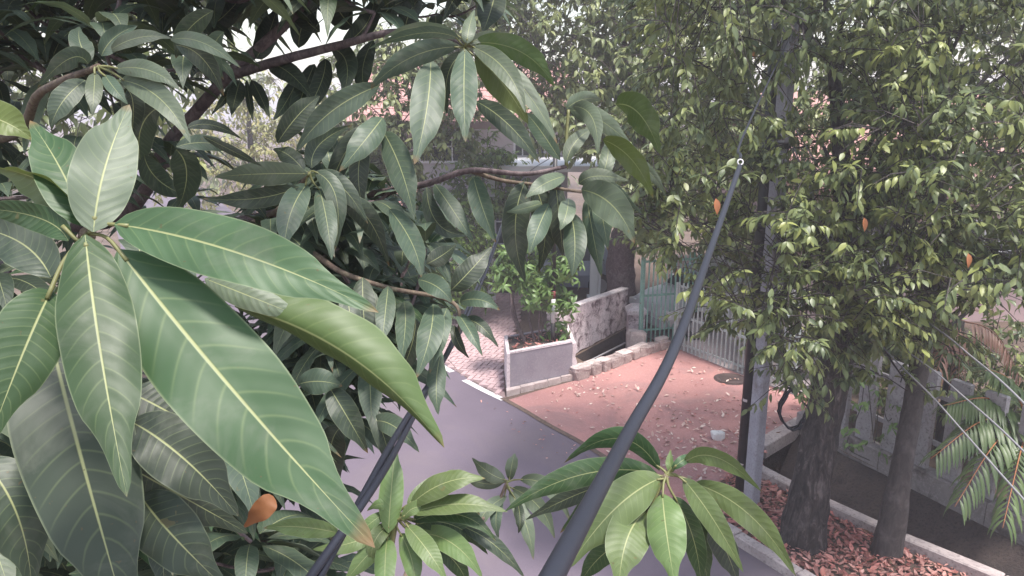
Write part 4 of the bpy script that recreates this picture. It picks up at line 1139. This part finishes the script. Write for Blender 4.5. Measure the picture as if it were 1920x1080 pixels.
# --- upper limb with dark hanging leaves, carries the central shoots
br0 = branch(mango, [Vector((-2.35, 1.8, 4.8)), P(150, 420, 2.7), P(330, 250, 2.4), P(430, 140, 2.3), P(540, 40, 2.3), P(640, -80, 2.4)], [.05, .03, .021, .018, .016, .012], 'bark_purple', 10)
hubB = P(872, 86, 1.85)
brB = branch(mango, [P(430, 142, 2.3), P(530, 112, 2.2), P(640, 84, 2.1), P(740, 60, 2.0), P(840, 72, 1.9), hubB], [.016, .014, .012, .009, .006, .005], 'bark_purple')
B = [
 ((872,92), (870,175), (873,267), 60, 'g', .92, -.1), ((860,88), (770,108), (690,170), 50, 'g', .98, .3), ((712,160), (620,210), (555,285), 58, 'g', .95, .2),
 ((886,88), (948,132), (985,212), 46, 's', .93, .2), ((888,80), (978,98), (1040,164), 34, 'y', .97, 2.8), ((890,105), (945,160), (990,232), 42, 'o', .97, 2.9),
 ((808,112), (800,205), (777,308), 66, 'g', .92, .1), ((862,74), (790,62), (690,92), 26, 'g', 1.0, .6), ((858,66), (790,50), (716,72), 24, 's', 1.04, .6), ((876,82), (880,50), (890,18), 30, 's', 1.05),
 ((893,190), (955,235), (1012,306), 48, 'd', .98, .2), ((718,220), (685,262), (636,322), 58, 'g', .95), ((718,246), (752,318), (777,412), 60, 'g', .93), ((905,95), (985,170), (1045,270), 40, 's', .98, .5),
 ((700,240), (645,290), (612,390), 48, 'd', 1.02), ((690,250), (672,320), (684,400), 44, 'd', 1.0), ((880,82), (930,70), (985,100), 26, 's', 1.05), ((870,100), (840,140), (838,215), 36, 'd', 1.05),
]
for i, sp_ in enumerate(B): add_leaf(brB, hubB if sp_[0][0] > 840 and sp_[0][1] < 110 else None, sp_, 1.85, 100 + i)
flush_pet(brB)

# --- right hand shoots, lens glare put into the washed sage leaf colour
hubC = P(1062, 312, 1.95)
brC = branch(mango, [P(330, 440, 2.6), P(490, 405, 2.4), P(640, 374, 2.2), P(790, 347, 2.05), P(880, 320, 2.0), P(985, 326, 1.95), hubC], [.018, .013, .011, .009, .008, .006, .005], 'bark_purple')
C2 = branch(mango, [P(880, 320, 2.0), P(940, 338, 2.0), P(1000, 346, 1.97), P(1090, 360, 1.9)], [.006, .005, .004], 'stem')
C3 = branch(mango, [hubC, P(1062, 262, 1.95), P(1066, 206, 1.95)], [.005, .004], 'stem_green')
C = [
 ((1068,206), (1125,225), (1186,276), 44, 's', .97), ((1062,204), (1095,186), (1130,190), 34, 's', 1.05), ((1072,200), (1110,220), (1120,290), 40, 's', .95),
 ((1155,196), (1200,215), (1238,290), 44, 'y', .97, 2.7), ((1130,262), (1185,300), (1225,372), 34, 'o', .98, 2.6), ((1165,290), (1215,320), (1250,372), 24, 's', 1.0),
 ((1090,356), (1148,385), (1190,456), 66, 's', .95), ((1066,372), (1062,400), (1050,432), 38, 's', .95), ((1030,382), (1010,425), (992,478), 46, 'g', .95),
 ((1070,400), (1078,455), (1072,520), 52, 'g', .95), ((1024,378), (985,390), (948,398), 24, 's', .98), ((985,340), (966,430), (985,530), 60, 'd', 1.02),
 ((888,332), (905,390), (930,455), 48, 'g', .97), ((1100,370), (1112,440), (1128,520), 44, 'g', .98), ((1120,352), (1140,290), (1130,262), 34, 's', 1.05),
 ((1060,330), (1020,345), (985,372), 36, 's', .95), ((1085,345), (1120,330), (1180,340), 36, 's', 1.0), ((1100,350), (1140,352), (1205,402), 34, 'g', 1.0),
 ((1050,300), (1010,240), (985,212), 38, 'g', 1.06), ((1062,305), (1080,265), (1115,240), 34, 's', 1.05), ((1120,372), (1130,410), (1140,470), 40, 'g', .97),
 ((815,345), (850,395), (888,455), 40, 'g', .97), ((800,350), (822,420), (880,440), 40, 'd', 1.03), ((1000,345), (1022,420), (1010,510), 56, 'd', 1.04), ((1040,330), (1050,420), (1055,480), 44, 'd', 1.03),
]
for i, sp_ in enumerate(C): add_leaf(brC, None, sp_, 1.95, 200 + i)
flush_pet(brC)

# --- shoot in front of the house gap
hubE = P(580, 325, 1.75)
brE = branch(mango, [P(470, 420, 2.3), P(520, 395, 2.0), P(555, 355, 1.8), hubE], [.009, .007, .005], 'stem')
E = [
 ((578,326), (490,326), (402,332), 52, 's', .97, .3), ((576,345), (545,400), (533,475), 58, 'g', .93), ((598,352), (612,410), (622,488), 46, 'g', .93), ((590,322), (630,370), (628,470), 44, 'g', 1.0),
 ((570,320), (540,290), (512,280), 40, 'd', 1.05), ((585,315), (600,270), (660,235), 46, 'd', 1.05), ((590,330), (640,350), (690,420), 46, 'd', 1.0), ((560,350), (480,372), (380,372), 44, 'd', 1.05), ((520,268), (560,215), (600,180), 50, 'd', 1.03), ((640,380), (690,410), (730,500), 50, 'd', 1.1),
]
for i, sp_ in enumerate(E): add_leaf(brE, hubE if i < 4 else None, sp_, 1.75, 300 + i)
flush_pet(brE)

# --- lower middle spray
brD = branch(mango, [P(420, 430, 2.2), P(560, 462, 2.0), P(640, 510, 1.9), P(730, 540, 1.85), P(850, 568, 1.8), P(860, 640, 1.8)], [.012, .009, .007, .006, .005, .003], 'stem')
D = [
 ((728,536), (722,590), (716,650), 42, 'g', .93), ((757,565), (760,610), (750,690), 42, 'g', .93), ((812,570), (806,630), (780,710), 56, 'g', .93), ((838,578), (822,630), (806,700), 44, 'g', .95),
 ((784,524), (820,538), (848,568), 46, 'g', .97), ((862,566), (900,562), (937,582), 36, 'g', .97), ((846,544), (884,505), (922,462), 52, 'd', 1.02), ((800,495), (830,478), (856,458), 40, 'd', 1.05),
 ((730,392), (772,455), (790,520), 52, 'g', .95), ((826,665), (818,720), (822,778), 42, 'g', .95), ((860,590), (880,620), (905,668), 30, 'g', .95), ((870,600), (900,610), (935,652), 28, 'd', .97), ((680,520), (682,590), (690,668), 56, 'd', .97), ((650,540), (660,620), (672,700), 50, 'd', .97),
 ((700,545), (690,600), (700,690), 46, 'd', 1.0), ((852,610), (858,640), (880,672), 22, 'd', 1.0), ((560,720), (600,715), (642,724), 58, 'g', 1.0), ((620,730), (650,780), (690,850), 60, 'd', 1.0), ((700,790), (740,800), (786,848), 46, 'g', .97), ((690,760), (720,820), (730,880), 40, 'd', 1.0),
 ((640,800), (620,850), (640,930), 60, 'd', 1.05), ((780,600), (768,660), (740,720), 40, 'd', 1.03),
]
for i, sp_ in enumerate(D): add_leaf(brD, None, sp_, 1.8, 400 + i)
flush_pet(brD)

# --- top left shoot
hubF = P(185, 125, 1.35)
brF = branch(mango, [Vector((-2.35, 1.8, 4.9)), P(-60, 260, 2.0), P(80, 170, 1.5), hubF], [.03, .016, .008, .006], 'stem')
Fl = [
 ((178,136), (176,172), (173,218), 34, 's', .95), ((196,140), (214,165), (240,196), 30, 'g', .97), ((226,150), (300,185), (358,270), 54, 's', .95, .2), ((214,130), (280,132), (338,170), 40, 's', .97, .3),
 ((205,95), (262,70), (322,72), 30, 's', 1.0, .5), ((190,105), (215,70), (258,48), 42, 'g', 1.05), ((165,120), (130,110), (70,165), 44, 'g', .98), ((170,115), (150,80), (150,50), 44, 'g', 1.05), ((320,75), (380,80), (452,128), 34, 's', 1.0), ((330,85), (380,110), (420,180), 46, 'd', 1.05),
 ((160,150), (118,190), (95,240), 50, 'g', .97), ((240,170), (250,210), (240,300), 46, 'd', 1.05), ((140,180), (120,200), (100,235), 40, 'd', 1.1), ((350,240), (400,235), (455,262), 22, 'd', 1.1), ((380,255), (440,285), (492,312), 20, 'd', 1.1), ((330,275), (390,268), (440,285), 34, 'g', 1.1),
 ((300,200), (262,250), (270,330), 60, 'd', 1.2), ((330,280), (350,330), (330,400), 60, 'd', 1.2), ((270,290), (300,340), (360,370), 50, 'd', 1.2), ((400,20), (350,60), (330,110), 44, 'd', 1.15), ((420,60), (400,100), (420,150), 36, 'g', 1.2),
]
for i, sp_ in enumerate(Fl): add_leaf(brF, hubF if i < 4 else None, sp_, 1.35, 500 + i)
flush_pet(brF)
# leaves hanging below the upper limb, silhouette darkness put into the colour
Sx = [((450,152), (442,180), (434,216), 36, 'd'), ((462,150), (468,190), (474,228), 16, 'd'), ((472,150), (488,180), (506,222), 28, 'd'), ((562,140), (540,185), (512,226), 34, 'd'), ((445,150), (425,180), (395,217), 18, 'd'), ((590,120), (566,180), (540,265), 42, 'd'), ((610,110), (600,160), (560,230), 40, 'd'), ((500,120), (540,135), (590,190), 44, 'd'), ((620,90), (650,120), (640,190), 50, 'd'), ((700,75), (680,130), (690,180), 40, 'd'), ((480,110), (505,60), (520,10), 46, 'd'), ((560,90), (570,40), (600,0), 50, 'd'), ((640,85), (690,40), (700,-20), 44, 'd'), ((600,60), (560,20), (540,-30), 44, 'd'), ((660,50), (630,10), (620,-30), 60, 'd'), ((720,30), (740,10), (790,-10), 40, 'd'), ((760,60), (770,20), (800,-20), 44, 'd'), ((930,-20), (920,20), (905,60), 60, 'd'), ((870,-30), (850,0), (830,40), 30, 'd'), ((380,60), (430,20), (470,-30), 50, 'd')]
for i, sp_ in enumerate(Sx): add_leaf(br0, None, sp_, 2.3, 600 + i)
flush_pet(br0)

# --- bottom shoots of the younger tree
hubG = P(742, 968, 1.5)
brG = branch(small, [Vector((-.12, 1.35, 2.9)), P(720, 1250, 1.55), P(728, 1060, 1.52), hubG], [.03, .014, .009, .007], 'stem_green')
Gl = [
 ((728,1000), (734,915), (742,832), 54, 'b', 1.05, .1), ((768,948), (835,905), (910,897), 50, 'b', .98, .5), ((772,962), (860,945), (952,960), 42, 'b', .98, .6), ((772,978), (860,965), (930,1015), 40, 'n', .97, .3), ((785,1000), (850,1020), (905,1085), 52, 'b', .95),
 ((762,985), (800,1030), (838,1090), 46, 'b', .95), ((726,1010), (722,1060), (722,1140), 48, 'b', .93), ((735,985), (705,1010), (695,1060), 36, 'b', .97), ((636,1000), (565,988), (494,990), 42, 'b', .95, .3), ((740,955), (715,945), (688,958), 24, 'b', 1.0), ((860,985), (925,1020), (985,1085), 34, 'd', 1.0), ((755,975), (790,950), (850,975), 30, 'b', 1.03),
 ((735,1000), (690,1040), (640,1100), 44, 'b', .97), ((750,1000), (772,1050), (778,1110), 44, 'b', .95), ((778,985), (850,985), (915,1040), 44, 'n', 1.0), ((765,950), (800,915), (850,880), 34, 'b', 1.06), ((775,970), (850,950), (900,965), 40, 'b', 1.04), ((700,1000), (650,1020), (585,1030), 40, 'b', 1.0), ((790,1010), (850,1050), (880,1110), 40, 'n', 1.0), ((725,960), (690,985), (670,1010), 28, 'b', 1.0),
]
for i, sp_ in enumerate(Gl): add_leaf(brG, hubG if i not in (8, 10) else None, sp_, 1.5, 700 + i)
flush_pet(brG)
hubH = P(1250, 890, 1.3)
brH = branch(small, [Vector((-.12, 1.35, 2.9)), P(1080, 1330, 1.4), P(1180, 1040, 1.34), P(1222, 940, 1.31), hubH], [.03, .012, .008, .007, .005], 'stem')
Hl = [
 ((1236,882), (1160,822), (1058,868), 46, 'n', 1.02, .6, .2), ((1232,888), (1090,890), (945,960), 58, 'n', .97, .35), ((1240,896), (1152,955), (1066,1066), 80, 'b', .95, .15), ((1212,960), (1176,1010), (1160,1110), 86, 'b', .92, .1),
 ((1242,925), (1250,1000), (1266,1100), 76, 'b', .92, -.1), ((1280,897), (1335,970), (1394,1074), 52, 'b', .95, -.2), ((1300,906), (1405,965), (1492,1080), 58, 'b', .95, -.25), ((1284,868), (1345,858), (1428,922), 40, 'b', .98, -.5), ((1262,885), (1256,868), (1258,842), 18, 'b', 1.03),
 ((1330,985), (1360,1030), (1385,1100), 56, 'd', 1.1), ((1150,905), (1075,930), (985,975), 40, 'd', 1.05), ((1260,880), (1282,862), (1300,856), 22, 'n', 1.03), ((1225,945), (1215,985), (1205,1010), 34, 'd', 1.08), ((1290,960), (1310,1020), (1330,1100), 54, 'n', 1.1), ((1225,905), (1130,930), (1050,1000), 46, 'n', 1.05), ((1262,930), (1300,1010), (1315,1110), 50, 'n', 1.04), ((1200,1000), (1130,1040), (1085,1100), 50, 'n', 1.05),
]
for i, sp_ in enumerate(Hl): add_leaf(brH, hubH if i not in (3, 9, 10, 12, 13) else None, sp_, 1.3, 800 + i)
flush_pet(brH)
hubI = P(950, 905, 2.3)
brI = branch(small, [Vector((-.12, 1.4, 2.9)), P(760, 1120, 1.7), P(860, 1010, 2.1), P(925, 955, 2.28), hubI], [.02, .009, .006, .004], 'stem')
Il = [((948,900), (915,885), (885,858), 34, 's', 1.02), ((955,900), (960,870), (965,850), 26, 's', 1.03), ((945,905), (900,905), (870,885), 26, 's', 1.0), ((960,915), (1010,950), (1040,1010), 36, 's', .97), ((955,920), (985,980), (1000,1050), 34, 's', .97), ((940,930), (930,970), (935,1010), 26, 'g', .97), ((968,935), (975,970), (972,1000), 22, 'd', .97), ((950,930), (910,960), (895,1000), 30, 's', .97), ((975,900), (1030,915), (1070,980), 34, 's', 1.0)]
for i, sp_ in enumerate(Il): add_leaf(brI, hubI, sp_, 2.3, 900 + i)
flush_pet(brI)

# --- the rest of the crown: rosettes on side twigs deeper in the tree
def rosette(hub, n, L, Wd, axis, seed):
    rr = random.Random(seed); out = []; ax = Vector(axis).normalized(); e1 = ax.orthogonal().normalized(); e2 = ax.cross(e1)
    for k in range(n):
        a = k * 2.4 + rr.uniform(-.3, .3); el = rr.uniform(.1, .9)
        d = (e1 * math.cos(a) + e2 * math.sin(a)) * math.cos(el) + ax * math.sin(el)
        l = L * rr.uniform(.7, 1.15); b = Vector(hub) + d * .03
        c = b + d * l * .5; t = c + (d * .55 + Vector((0, 0, -1.0)) * rr.uniform(.5, 1.1)).normalized() * l * .55
        nn = (Vector((0, 0, 1)) + d * .6 + Vector((rr.uniform(-.3,.3), rr.uniform(-.3,.3), 0))).normalized()
        out.append((b, c, t, Wd * rr.uniform(.8, 1.15), nn, seed * 31 + k))
    return out
def in_left(x, y):
    if 375 < x < 640 and 150 < y < 315: return False
    xr = np.interp(y, [-250, 0, 60, 120, 180, 320, 400, 500, 600, 700, 780, 850, 1080, 1250], [980, 880, 700, 430, 400, 700, 850, 850, 860, 830, 760, 700, 650, 640])
    return x < xr
cand = []; rr = random.Random(77); hubs = []
while len(hubs) < 680:
    x, y, d = rr.uniform(-340, 900), rr.uniform(-350, 1250), rr.uniform(1.35, 3.9)
    if rr.random() < .4: x, y, d = rr.uniform(520, 880), rr.uniform(280, 640), rr.uniform(2.0, 4.0)
    if not (in_left(x + 50, y) and in_left(x + 50, y + 70)): continue
    if rr.random() < .25: x, y, d = rr.uniform(-250, 400), rr.uniform(-250, 200), rr.uniform(1.8, 4.0)
    if rr.random() < .2: x, y, d = rr.uniform(-100, 600), rr.uniform(720, 1150), rr.uniform(1.3, 3.2)
    if rr.random() < .12: x, y, d = rr.uniform(380, 900), rr.uniform(-160, 30), rr.uniform(2.0, 3.6)
    if d < 1.8 and rr.random() < .6: continue
    if x > 480 and d < 1.95: continue
    q = P(x, y, d)
    if any((q - h_).length < .10 for h_ in hubs): continue
    hubs.append(q)
hubs += [P(rr.uniform(530, 720), rr.uniform(600, 790), rr.uniform(1.7, 2.6)) for _ in range(16)]
for i, hb in enumerate(hubs):
    cand += rosette(hb, rr.randint(8, 11), .23, .056, (rr.uniform(-.4, .8), rr.uniform(-.6, .2), .8), 1000 + i)
# crown above and beside the lens: out of the picture, gives the shade under it
hub2 = []
for i in range(190):
    x, y, z = rr.uniform(-4.6, .1), rr.uniform(.2, 4.6), rr.uniform(5.6, 8.2)
    X, Y, D_ = proj((x, y, z))
    if Y > -140 and D_ > 0 and X > -200: continue
    hub2.append(Vector((x, y, z)))
over = []
for i, hb in enumerate(hub2): over += rosette(hb, 9, .26, .065, (rr.uniform(-.5, .5), rr.uniform(-.5, .5), .8), 3000 + i)
def size_px(l):
    x, y, d = proj((l[0] + l[2]) / 2)
    return (F * (l[2] - l[0]).length / d) if d > .2 and -20 < x < 1940 and -20 < y < 1100 else 0
cand.sort(key=size_px, reverse=True)
n_have = len(A) + len(B) + len(C) + len(E) + len(D) + len(Fl) + len(Sx) + 3
n_part = max(0, 300 - n_have)
twb = []
lp = [q for q in catmull([Vector(p) for p in trunk_pts], 8)] + catmull([Vector((-2.35,1.8,4.8)), P(150,420,2.7), P(330,250,2.4), P(430,140,2.3)], 8) + catmull([Vector((-2.35,1.7,4.3)), P(0,800,2.4), P(350,900,2.6), P(560,850,2.5)], 8)
brL = branch(mango, [Vector((-2.35, 1.7, 4.3)), P(0, 800, 2.4), P(350, 900, 2.6), P(560, 850, 2.5)], [.04, .025, .015, .006], 'bark_purple')
lp += [q for pl_ in ([P(430,142,2.3), P(640,84,2.1), P(840,72,1.9)], [P(330,440,2.6), P(640,374,2.2), P(880,320,2.0)], [P(420,430,2.2), P(640,510,1.9), P(850,568,1.8)]) for q in catmull(pl_, 8)]
todo = list(hubs)
while todo:
    hb, q = min(((h_, min(lp, key=lambda s_: (s_ - h_).length_squared)) for h_ in todo), key=lambda t_: (t_[0] - t_[1]).length_squared)
    todo.remove(hb); lp += [q.lerp(hb, .5), hb]
    twb.append(tube(catmull([q, q.lerp(hb, .5) + Vector((0, 0, -.12 * (hb - q).length)), hb], 3), [.006, .005, .004], 5, caps=False))
tag(obj('twig_mass', join(*twb), M['bark_purple'], mango), kind='stuff')
for l in cand[:n_part]:
    V, Fc, UV = mango_leaf(l[0], l[1], l[2], l[3], l[4], 0, .22, -.2, .1, 12, 4, l[5])
    o = obj('leaf', (V, Fc), M['mango'], brL, l[0], True, UV); o.color = CG[random.choice('ggdns')]
restv, restf, restu = [], [], []
for l in cand[n_part:] + over:
    V, Fc, UV = mango_leaf(l[0], l[1], l[2], l[3], l[4], 0, .22, -.2, .1, 8, 4, l[5]); k = len(restv)
    restv += V; restu += UV; restf += [tuple(i + k for i in q) for q in Fc]
o = obj('foliage', (restv, restf), M['mango'], mango, None, True, restu); tag(o, kind='stuff'); o.color = CG['g']

# a few dead orange leaves caught in the verge crown
for i, (px, py, d, s_) in enumerate(((1342,372,5.6,.13), (1620,408,6.0,.12), (1815,475,5.6,.12), (1412,85,7,.13), (1265,500,9,.12))):
    q = np.array(P(px, py, d)); Rm = frame(norm(np.array((.2, -.2, -1.0))), np.array((.2, -1.0, .3)))
    t0 = leaf_template(1, .42, .2, .3, 5); v = (t0[0] @ Rm.T) * s_ + q
    tag(obj('dead_leaf', ([Vector(x) for x in v], t0[1]), M['orange_leaf'], None, Vector(q), True, t0[2]),
        ['orange dead leaf hanging just left of the white cable ring', 'orange dead leaf in the crown above the rough trunk', 'orange dead leaf low in the crown at the far right', 'orange dead leaf high up in the middle of the crown', 'orange dead leaf beside the top of the green bar fence'][i], 'dead leaf', 'dead leaves caught in the crowns')

# ================================================================== HAZE volume added to stand in for milky veiling glare on the lens
hm = bpy.data.materials.new('haze'); hm.use_nodes = True; hnt = hm.node_tree; hnt.nodes.clear()
ho = hnt.nodes.new('ShaderNodeOutputMaterial'); hv = hnt.nodes.new('ShaderNodeVolumePrincipled')
hv.inputs['Color'].default_value = (.93, .90, 1.0, 1); hv.inputs['Density'].default_value = .0045; hv.inputs['Anisotropy'].default_value = .3
hnt.links.new(hv.outputs[0], ho.inputs['Volume'])
tag(obj('haze', box(-270, 270, -70, 430, -2.2, 13.0), hm), kind='stuff')
